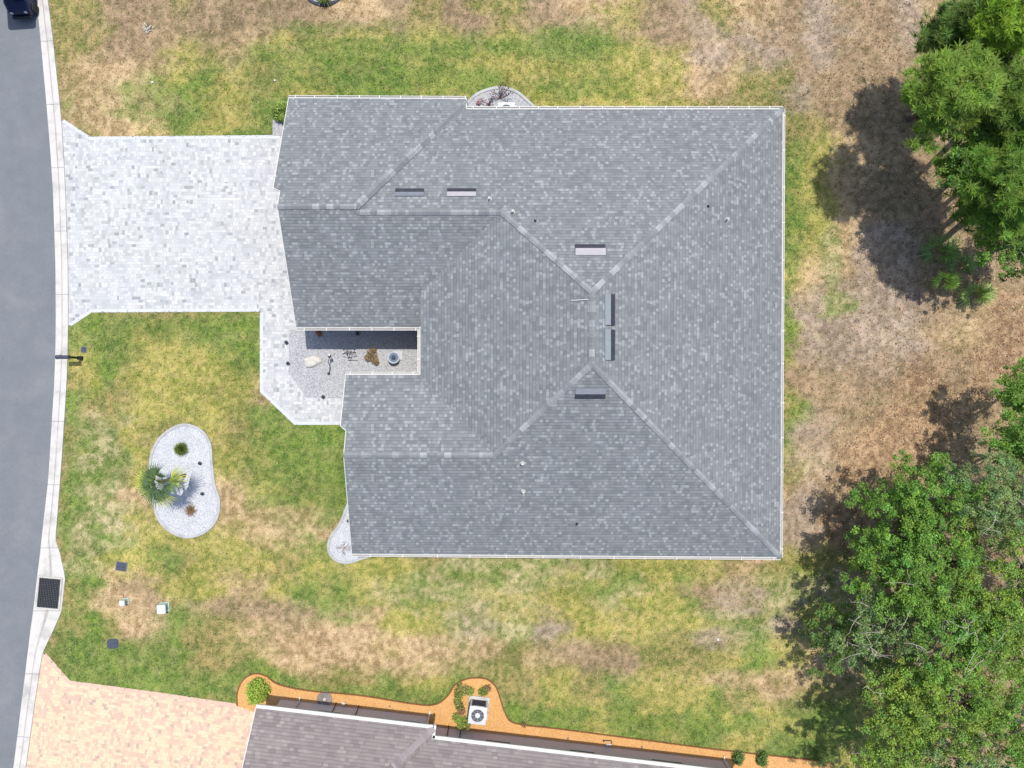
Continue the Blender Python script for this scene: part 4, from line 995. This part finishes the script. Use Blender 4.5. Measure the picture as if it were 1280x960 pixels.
# ------------------------------------------------------------------ fan palms
def fan_leaf(P, V, F, Cs, base, tip, rad, col, rnd, nseg=15, spread=2.0, w=.035, droop=.25):
    base = np.array(base); tip = np.array(tip); d = tip - base; L = np.linalg.norm(d); d = d / L
    up = np.array([0, 0, 1.0]); s = np.cross(d, up); s /= max(1e-6, np.linalg.norm(s)); nz = np.cross(s, d)
    for k in range(nseg):
        a = (k / (nseg - 1) - .5) * spread; dd = d * math.cos(a) + s * math.sin(a); r = rad * (0.78 + .22 * math.cos(a)) * rnd.uniform(.9, 1.08)
        sd = np.cross(dd, nz); e = tip + dd * r + np.array([0, 0, -droop * r * rnd.uniform(.6, 1.3)]); mdl = tip + dd * r * .5 + nz * .02
        i = len(V); V += [tip - sd * .006, tip + sd * .006, mdl + sd * w / 2, mdl - sd * w / 2, e + sd * .004, e - sd * .004]
        F += [(i, i + 1, i + 2, i + 3), (i + 3, i + 2, i + 4, i + 5)]
        k_ = rnd.uniform(.6, 1.35); Cs += [tuple(c * k_ for c in col)] * 6
def fan_palm(name, label, x, y, ztop, trunk_r, leaves, rad, pet, cols, seed, cat='palm', nseg=15, w=.035, group=None):
    rnd = random.Random(seed); t = thing(name, label, cat, (x, y, 0), group); V = []; F = []; Cs = []; pm = MB()
    for i, (a, el, ln, ci) in enumerate(leaves):
        b = Vector((x + .04 * math.cos(a), y + .04 * math.sin(a), ztop)); tip = b + Vector((math.cos(a) * math.cos(el), math.sin(a) * math.cos(el), math.sin(el))) * pet * ln
        fan_leaf(None, V, F, Cs, b, tip, rad * ln, cols[ci], rnd, nseg=nseg, w=w)
        pm.tube([b, b.lerp(tip, .5) + Vector((0, 0, .04)), tip], [.016, .012, .008], 4, (.16, .2, .05, 1))
    np_mesh('frond', np.array(V), np.array(F), M['leaf'], np.array(Cs), t)
    pm.build('leaf_stalk', M['bark'], t)
    if trunk_r:
        m = MB(); n = 8; m.tube([(x, y, -.02)] + [(x + rnd.uniform(-.01, .01), y, ztop * k / n) for k in range(1, n + 1)], [trunk_r * 1.25] + [trunk_r * (1 + .12 * (k % 2)) for k in range(n)], 10, (.15, .12, .09, 1)); m.build('trunk', M['bark'], t)
pc = W(198, 603, 2.5)
lv = [(math.pi * 1.0, .05, 1.2, 1), (math.pi * .82, .35, .9, 0), (math.pi * 1.17, .25, 1.0, 0), (math.pi * 1.36, .2, 1.1, 2), (math.pi * 1.55, .1, 1.1, 1), (math.pi * 1.62, .5, .9, 2), (math.pi * .62, .3, .85, 2),
      (.25, .1, 1.1, 1), (-.12, .4, .95, 0), (math.pi * .42, .7, .6, 2), (1.0, 1.35, .7, 2), (2.2, .6, .8, 2), (5.6, .6, .75, 2), (3.1, .55, .8, 2), (4.7, .5, .8, 2), (0.3, 1.0, .7, 2), (3.6, 1.2, .6, 2), (4.4, .9, .8, 2), (2.6, 1.0, .6, 0)]
fan_palm('fan_palm', 'small fan palm with yellow green fronds leaning over the kidney shaped gravel bed', pc.x, pc.y, 2.3, .06, lv, .74, .40, [(.14, .21, .05), (.36, .38, .05), (.075, .125, .05)], 3, nseg=13, w=.05)
for i, (u, v, n, col, lb, sc) in enumerate(((1178, 312, 13, (.16, .27, .07), 'dark green saw palmetto under the edge of the pines', 1.0), (1186, 350, 9, (.34, .50, .08), 'bright green saw palmetto in sun below the dark one', .72), (1226, 366, 13, (.22, .32, .08), 'saw palmetto furthest right among the dry leaves', .85), (1206, 330, 9, (.14, .22, .07), 'shaded saw palmetto between the other palmettos and the pines', .8))):  # the sunny and shaded clumps carry sun and shade in their leaf colours
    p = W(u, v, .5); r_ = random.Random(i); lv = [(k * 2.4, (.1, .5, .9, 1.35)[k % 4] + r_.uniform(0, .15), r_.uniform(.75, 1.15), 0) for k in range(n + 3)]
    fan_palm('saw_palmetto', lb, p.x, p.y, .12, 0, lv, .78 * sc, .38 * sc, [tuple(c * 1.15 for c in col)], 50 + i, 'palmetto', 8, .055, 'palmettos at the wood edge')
# ------------------------------------------------------------------ shrubs
def shrub(u, v, r, h, label, col, n=1600, name='shrub', seed=0, lsz=.07, blobs=None, zc=None, loc=None, twig=False, cat='shrub', group=None, col2=None):
    rnd = random.Random(seed); p = W(u, v, zc if zc is not None else h * .6) if loc is None else Vector(loc)
    t = thing(name, label, cat, (p.x, p.y, 0), group); P = []; Cl = []
    bl = blobs or [(rnd.gauss(0, r * .32), rnd.gauss(0, r * .32), rnd.uniform(.45, .75) * r) for _ in range(7)]
    for k, (dx, dy, br) in enumerate(bl):
        m_ = int(n / len(bl)); d = RNG.normal(0, 1, (m_, 3)); d[:, 2] = np.abs(d[:, 2]); d /= np.linalg.norm(d, axis=1, keepdims=True)
        q = d * br * (.55 + .5 * RNG.rand(m_)[:, None]); q[:, 2] *= h / max(br, .01) * .9; P.append(q + np.array([p.x + dx, p.y + dy, .04]))
        cb = np.array(col2 if (col2 and k % 3 == 1) else col) * RNG.normal(1, .12); Cl.append(np.clip(cb * 1.4 * RNG.normal(1, .22, (m_, 1)), .004, .7))
    P = np.concatenate(P); Cl = np.concatenate(Cl); n_ = len(P)
    V, F = leaf_quads(P, RNG.uniform(.7, 1.3, n_) * lsz, RNG.uniform(.35, .65, n_) * lsz, .8)
    np_mesh('foliage', V, F, M['leaf'], np.repeat(Cl, 4, 0), t)
    m = MB()
    for k in range(7):
        b = rnd.choice(bl); m.tube([(p.x, p.y, -.01), (p.x + b[0] * .6, p.y + b[1] * .6, h * .5), (p.x + b[0] + rnd.uniform(-.05, .05), p.y + b[1], h * .85)], [.02, .013, .006], 5, BRN)
    m.build('stem', M['bark'], t); return t
def spiky(u, v, r, h, label, col, n=260, name='ornamental_grass', cat='plant', seed=0, w=.018, elev=(.15, 1.2), group=None, zc=None):
    p = W(u, v, zc or 0.1); t = np.array([p.x, p.y, .03])
    a = RNG.uniform(0, 6.283, n); e = RNG.uniform(elev[0], elev[1], n); L = RNG.uniform(.7, 1.05, n)
    d = np.stack([np.cos(a) * np.cos(e) * r, np.sin(a) * np.cos(e) * r, np.sin(e) * h], 1) * L[:, None]
    s = np.stack([-np.sin(a), np.cos(a), 0 * a], 1) * w / 2; b = t + RNG.normal(0, .03, (n, 3)) * np.array([1, 1, 0]); md = b + d * .55 + np.array([0, 0, .12 * h])
    V = np.stack([b - s, b + s, md + s, md - s, b + d + s * .3, b + d - s * .3], 1).reshape(-1, 3); i = np.arange(n)[:, None] * 6
    F = np.concatenate([i + np.array([[0, 1, 2, 3]]), i + np.array([[3, 2, 4, 5]])])
    cc = np.clip(np.array(col)[None] * RNG.normal(1, .2, (n, 1)), .003, .7)
    o = np_mesh(name, V, F, M['leaf'], np.repeat(cc, 6, 0), None, (p.x, p.y, 0)); props(o, label, cat, group); return o
spiky(227, 561, .37, .45, 'round green tuft plant at the top of the palm bed', (.13, .17, .04), 700, seed=1, w=.02)
spiky(238, 638, .38, .3, 'dry reddish brown tuft at the bottom of the palm bed', (.26, .17, .10), 170, seed=2, w=.014, name='dry_plant')
spiky(465, 445, .001, .01, 'x', (.1, .1, .1), 1) if False else None
shrub(465, 446, .36, .4, 'brown leafless looking bush in the entry gravel beside the fountain', (.20, .14, .07), 1300, 'dry_bush', 3, .055, [(-.08, .22, .2), (0, .05, .26), (.1, -.15, .2), (-.22, -.05, .18), (.2, -.28, .13), (.06, .3, .14)])
shrub(397, 416, .2, .25, 'small reddish plant in the shade left under the garage eave', (.26, .13, .07), 260, 'plant', 4, .07, zc=.1)
shrub(447, 416.5, .12, .2, 'tiny dark plant in the shade below the middle of the garage eave', (.05, .06, .05), 90, 'plant', 5, .06, zc=.1)
shrub(350, 139, .42, .7, 'leafy yellow green shrub at the top left garage corner', (.16, .22, .05), 1500, seed=8, lsz=.09, blobs=[(0, .15, .3), (-.1, -.15, .26), (.15, -.3, .2), (.15, .3, .26), (-.25, .0, .18)])
shrub(319, 867, .60, .85, 'round bright green shrub at the left end of the orange gravel bed', (.22, .29, .05), 3200, seed=9, lsz=.085, blobs=[(0, 0, .5), (.15, .2, .4), (-.2, .1, .38), (.1, -.25, .38), (-.12, -.28, .35), (.3, 0, .32), (-.05, .35, .3)])
shrub(577, 866, .4, .6, 'bush at the upper left of the white air conditioner', (.17, .21, .05), 1500, seed=10, blobs=[(-.1, 0, .28), (.2, .05, .25), (.42, .0, .2), (-.15, -.25, .22), (-.1, .3, .12)], col2=(.20, .19, .07))
shrub(606, 865, .28, .5, 'bush at the upper right of the white air conditioner', (.16, .21, .05), 900, seed=11, blobs=[(0, 0, .22), (.15, .12, .16), (-.15, -.05, .18)], col2=(.22, .16, .07))
shrub(574, 884, .3, .5, 'reddish green bush left of the white air conditioner', (.17, .19, .06), 900, seed=12, blobs=[(0, 0, .22), (.1, -.25, .2), (-.1, .2, .18)], col2=(.26, .14, .08))
shrub(574, 901, .35, .6, 'spreading green bush lower left of the white air conditioner', (.17, .23, .05), 1400, seed=13, blobs=[(0, 0, .28), (.3, -.1, .2), (-.15, .1, .2), (.05, -.3, .16), (.4, -.3, .13)])
shrub(924, 949, .33, .6, 'dark green shrub beside the white downspout at the right end of the orange bed', (.10, .16, .045), 1500, seed=14)
shrub(953, 952, .33, .6, 'dark green shrub at the bottom edge, furthest right in the orange bed', (.10, .16, .045), 1500, seed=15)
shrub(655, 906, .16, .2, 'sparse small brown plant in the orange bed right of the air conditioner', (.15, .11, .05), 90, 'plant', 16)
shrub(1030, 952, .5, .5, 'low dark bush where the orange bed meets the wood', (.09, .14, .04), 900, seed=17)
spiky(405, -6, .5, .7, 'green yellow plant in the dark ring at the top edge', (.22, .26, .05), 300, seed=3, w=.03, zc=.3)
def twigplant(u, v, r, h, n, label, col=(.10, .05, .05, 1), seed=0, name='bare_plant'):
    rnd = random.Random(seed); p = W(u, v, h * .5); m = MB()
    for k in range(n):
        a = rnd.uniform(0, 6.28); q = Vector((p.x, p.y, .02)); pts = [q]; L = r * rnd.uniform(.6, 1.1)
        for j in range(3): a += rnd.uniform(-.5, .5); q = q + Vector((math.cos(a) * L / 3, math.sin(a) * L / 3, h / 3)); pts.append(q)
        m.tube(pts, [.018, .014, .01, .005], 4, col)
        for j in range(5):
            e = pts[rnd.choice((2, 3))] + Vector((rnd.gauss(0, .05), rnd.gauss(0, .05), rnd.gauss(0, .03))); m.add([e, e + Vector((.05, .02, .01)), e + Vector((.06, .07, .02)), e + Vector((.01, .05, 0))], [(0, 1, 2, 3)], col)
    return m.build(name, M['bark'], None, (p.x, p.y, 0), label=label, cat='plant')
twigplant(625, 121, .5, .5, 12, 'taller bare dark red twiggy plant above the hidden air conditioner', seed=1)
twigplant(611, 129, .26, .25, 7, 'right one of two low dark twiggy plants by the top eave', seed=2)
twigplant(600, 131, .2, .2, 5, 'left one of two low dark twiggy plants by the top eave', (.22, .12, .12, 1), seed=4)
twigplant(430, 686, .28, .22, 8, 'small bare plant in the white gravel at the lower left house corner', (.30, .27, .26, 1), seed=5)
# ------------------------------------------------------------------ ornaments in the entry gravel
p = W(390, 452); rnd = random.Random(3)
m = MB(); rr = []
for z, s in ((0, 1), (.08, 1.02), (.16, .8), (.21, .4)):
    rr.append([(p.x + s * x * .42 * (1 + .16 * math.sin(3 * a + 1)), p.y + s * y * .27 * (1 + .2 * math.sin(2 * a)), z + .02 * math.sin(a * 3)) for a in [2 * math.pi * k / 18 for k in range(18)] for x, y in ((math.cos(a), math.sin(a)),)])
m.rings(rr, True); m.build('rock', M['rock'], None, (p.x, p.y, 0), label='flat white rock at the left side of the entry gravel', cat='rock')
# fountain
p = W(492, 447, .5); ft = thing('fountain', 'pale stone fountain bowl with dark centre at the right end of the entry gravel', 'fountain', (p.x, p.y, 0))
m = MB(); m.rbox((p.x + .12, p.y + .12, .04), (.48, .44, .06), .02, 0, .01); m.build('base', M['stone'], ft)
m = MB(); m.lathe([(.18, .04), (.2, .08), (.1, .14), (.09, .34), (.16, .40), (.27, .48), (.28, .52), (.25, .52), (.2, .47), (.05, .45)], (p.x, p.y, 0), 24); m.build('bowl', M['stone'], ft, smooth=False)
m = MB(); m.lathe([(.001, .485), (.215, .485), (.215, .49), (.001, .49)], (p.x, p.y, 0), 20); m.build('water', M['water'], ft)
m = MB(); m.lathe([(.10, .49), (.11, .50), (.04, .53), (.035, .58), (.07, .60), (.001, .63)], (p.x, p.y, 0), 12); m.build('finial', M['cover'], ft)
# solar stake light with curved stem
p0 = W(411, 467, 0.02)
st = thing('garden_stake', 'leaning metal garden stake with a globe top in the entry gravel', 'garden ornament', (p0.x, p0.y, 0))
pt_top = W(412, 445, .75); q1 = Vector((p0.x, p0.y, 0)); 
m = MB(); m.tube([q1, q1.lerp(pt_top, .35) + Vector((.04, 0, 0)), q1.lerp(pt_top, .7) + Vector((-.05, 0, 0)), pt_top], [.018] * 4, 6); m.build('stem', M['steel'], st)
m = MB(); m.lathe([(.001, -.09), (.07, -.06), (.09, 0), (.07, .06), (.001, .09)], tuple(pt_top), 12); m.build('globe', M['acdark'], st)
m = MB(); m.lathe([(.001, 0), (.075, .0), (.06, .07), (.001, .09)], tuple(pt_top + Vector((0, .05, .05))), 10); m.build('cap', M['acwhite'], st)
m = MB(); m.lathe([(.001, 0), (.08, 0), (.06, .10), (.001, .12)], (p0.x, p0.y, 0), 10); m.build('foot', M['acdark'], st)
# wire sculpture
p = W(438, 444, .3); sc_ = thing('wire_sculpture', 'thin black metal yard sculpture with crossing bars in the entry gravel', 'sculpture', (p.x, p.y, 0))
m = MB(); m.tube([(p.x, p.y - .12, 0), (p.x, p.y - .1, .55)], .014, 5); m.tube([(p.x - .2, p.y - .24, .03), (p.x + .28, p.y - .24, .03)], .013, 5); m.build('stand', M['black'], sc_)
m = MB()
for (x0, y0, x1, y1, z) in ((-.28, .25, .2, .28, .5), (-.3, .05, .28, .10, .55), (-.12, -.02, -.14, .35, .45), (.2, .0, .24, .25, .5), (-.25, .15, .1, .16, .4), (0, -.1, .1, .2, .55)):
    m.tube([(p.x + x0, p.y + y0, z), (p.x + (x0 + x1) / 2, p.y + (y0 + y1) / 2, z + .04), (p.x + x1, p.y + y1, z)], .012, 5)
m.build('bar', M['black'], sc_)
m = MB()
for x0, y0 in ((-.28, .25), (.2, .28), (.28, .1), (-.3, .05), (0, -.12), (.24, .25), (-.12, .35), (-.1, -.02)): m.lathe([(.001, -.02), (.035, 0), (.001, .02)], (p.x + x0, p.y + y0, .5), 8)
m.build('leaf_ornament', M['cover'], sc_)
# path lights / spotlights
def path_light(u, v, label):
    p = W(u, v, .15); t = thing('path_light', label, 'garden light', (p.x, p.y, 0), 'small garden lights')
    m = MB(); m.tube([(p.x, p.y, 0), (p.x, p.y, .18)], .02, 6); m.build('stake', M['black'], t)
    m = MB(); m.lathe([(.001, .16), (.09, .17), (.085, .19), (.02, .24), (.001, .245)], (p.x, p.y, 0), 12); m.build('shade', M['acdark'], t); return t
L0 = path_light(358, 428, 'upper dark path light on the paver edge left of the entry gravel')
for u, v, lb in ((360, 454, 'lower dark path light on the paver edge left of the white rock'), (404, 496, 'dark garden light on the lower edge of the entry gravel'), (436, 651, 'dark garden light in the white corner gravel under the rake'),
                 (250, 579, 'upper dark spotlight in the palm bed gravel'), (253, 617, 'dark spotlight beside the palm shadow in the gravel')):
    q = W(u, v, .12); copy_tree(L0, (q.x, q.y, 0), 0.5, .95, lb)
# round cover, cleanouts, hose bib, sprinklers in the orange bed
p = W(406, 873.5); rc = thing('round_cover', 'round grey stone cover in the orange bed by the brown roofed house', 'cover', (p.x, p.y, 0))
m = MB(); m.lathe([(.37, 0), (.37, .05), (.34, .06), (.001, .06)], (p.x, p.y, 0), 28); m.build('disc', flat('weathered_stone', alb(150, 140, 134), .8, 0, .3, 5), rc)
m = MB(); m.lathe([(.001, .06), (.08, .062), (.07, .08), (.001, .085)], (p.x, p.y, 0), 14); m.build('knob', M['concrete'], rc)
def cleanout(u, v, r, h, label, mat='white'):
    p = W(u, v); m = MB(); m.lathe([(r * 1.25, 0), (r * 1.25, .02), (r, .025), (r, h), (r * 1.15, h), (r * 1.15, h + .03), (r * .4, h + .035), (r * .4, h + .06), (.001, h + .06)], (p.x, p.y, 0), 14)
    m.build('pipe_cap', M[mat], None, (p.x, p.y, 0), label=label, cat='pipe cap')
cleanout(430, 878, .07, .12, 'white pipe cap in the orange bed near the round cover')
cleanout(710, 922, .035, .08, 'small grey pipe cap in the orange bed left of the bent pipe', 'steel'); cleanout(802, 933, .035, .08, 'small grey pipe cap in the orange bed right of the bent pipe', 'steel')
cleanout(487.5, 882, .03, .06, 'tiny grey sprinkler head in the orange bed by the wall', 'steel')
cleanout(191, 103.5, .045, .04, 'tiny white sprinkler head in the green patch of the upper left lawn')
cleanout(344, 101, .04, .04, 'tiny white sprinkler head in the dry lawn above the garage corner')
cleanout(897, 799, .05, .05, 'tiny white marker in the bare patch of the lower lawn')
p = W(760, 927); m = MB(); m.tube([(p.x - .22, p.y + .08, .05), (p.x + .15, p.y + .08, .08), (p.x + .17, p.y - .05, .1)], .022, 6); m.tube([(p.x - .22, p.y + .08, 0), (p.x - .22, p.y + .08, .14)], .03, 6); m.build('bent_pipe', M['black'], None, (p.x, p.y, 0), label='dark bent irrigation pipe in the orange bed', cat='pipe')
m = MB(); m.rbox((p.x + .02, p.y - .12, .05), (.25, .1, .1), .02, 0, .01); m.build('valve_box', M['acwhite'], None, (p.x + .02, p.y - .12, 0), label='small white valve block beside the bent pipe', cat='valve')
# weeds and pale stones at the lawn patch top left
twigplant(183, 37, .26, .05, 6, 'pale grey weedy tuft with light scraps in the upper left lawn', (.40, .42, .38, 1), seed=9, name='weed_tuft')
# ------------------------------------------------------------------ grass blades and leaf litter
AREAS = [DRIVE, COURT, NDRIVE, ISLAND, NBED, SBED, MBED, GBED, TBED, [(-9.2, 12), (11.4, 11.7), (11.4, -7.1), (-6.5, -7), (-6.5, 0), (-9.2, 3)]]
def free(x, y):
    ok = np.ones(x.shape, bool)
    for a in AREAS: ok &= ~inpoly(x, y, a)
    kx = np.interp(-(y * PPM) + 480, KV, KB); ok &= (x * PPM + 640) > kx + 1.0
    rx = W(141, 804); 
    for u, v, w in ((152, 708, 9), (141, 804.5, 9), (105, 437, 5), (207, 758, 8)):
        ok &= ~((np.abs(x * PPM + 640 - u) < w) & (np.abs(480 - y * PPM - v) < w * .8))
    return ok
n = 330000
x = RNG.uniform(-22.6, 26, n); y = RNG.uniform(-19.5, 19.5, n); keep = free(x, y)
x, y = x[keep], y[keep]; col, w = field(x, y)
grassy = w[:, 0] + w[:, 1] + w[:, 2] + .75 * w[:, 7] + .6 * w[:, 3] + .45 * w[:, 4] + .2 * w[:, 5] + .2 * w[:, 6]
kp = RNG.rand(len(x)) < grassy; x, y, col, w = x[kp], y[kp], col[kp], w[kp]; n = len(x)
a = RNG.uniform(0, 6.283, n); e = RNG.uniform(.15, 1.1, n); L = RNG.uniform(.05, .16, n)
d = np.stack([np.cos(a) * np.cos(e), np.sin(a) * np.cos(e), np.sin(e) * .8], 1) * L[:, None]; s = np.stack([-np.sin(a), np.cos(a), 0 * a], 1) * RNG.uniform(.007, .016, n)[:, None]
b = np.stack([x, y, 0 * x + .002], 1); V = np.stack([b - s, b + s, b + d + s * .3, b + d - s * .3], 1).reshape(-1, 3)
k = RNG.normal(1.16, .36, (n, 1)); cc = np.clip(col * k, .01, .7)
pick = RNG.rand(n); straw = pick < .06 + .10 * (w[:, 1] + w[:, 7]); cc[straw] = np.array(alb(222, 204, 150)[:3]) * RNG.uniform(.7, 1.1, (straw.sum(), 1))
dk = pick > .93; cc[dk] *= .55
o = np_mesh('grass', V, np.arange(4 * n).reshape(-1, 4), M['grass'], np.repeat(cc, 4, 0)); props(o, kind='stuff')
n = 60000
x = RNG.uniform(7, 26, n); y = RNG.uniform(-19.5, 19.5, n); keep = free(x, y); x, y = x[keep], y[keep]; col, w = field(x, y)
dry = 1.2 * w[:, 6] + .6 * w[:, 5] + .5 * w[:, 4] + .15 * w[:, 3]; u_ = x * PPM + 640
kp = RNG.rand(len(x)) < dry * np.clip((u_ - 850) / 300, .05, 1); x, y = x[kp], y[kp]; n = len(x)
P = np.stack([x, y, RNG.uniform(.006, .03, n)], 1); V, F = leaf_quads(P, RNG.uniform(.05, .11, n) * (1 + .8 * (RNG.rand(n) > .93)), RNG.uniform(.03, .06, n) * (1 + .8 * (RNG.rand(n) > .93)), .35)
pal = np.array([alb(215, 172, 125)[:3], alb(150, 118, 88)[:3], alb(225, 200, 165)[:3], alb(120, 95, 75)[:3], alb(190, 140, 95)[:3]]); cc = pal[RNG.randint(0, 5, n)] * RNG.uniform(.8, 1.2, (n, 1))
o = np_mesh('leaf_litter', V, F, M['litter'], np.repeat(cc, 4, 0)); props(o, kind='stuff')
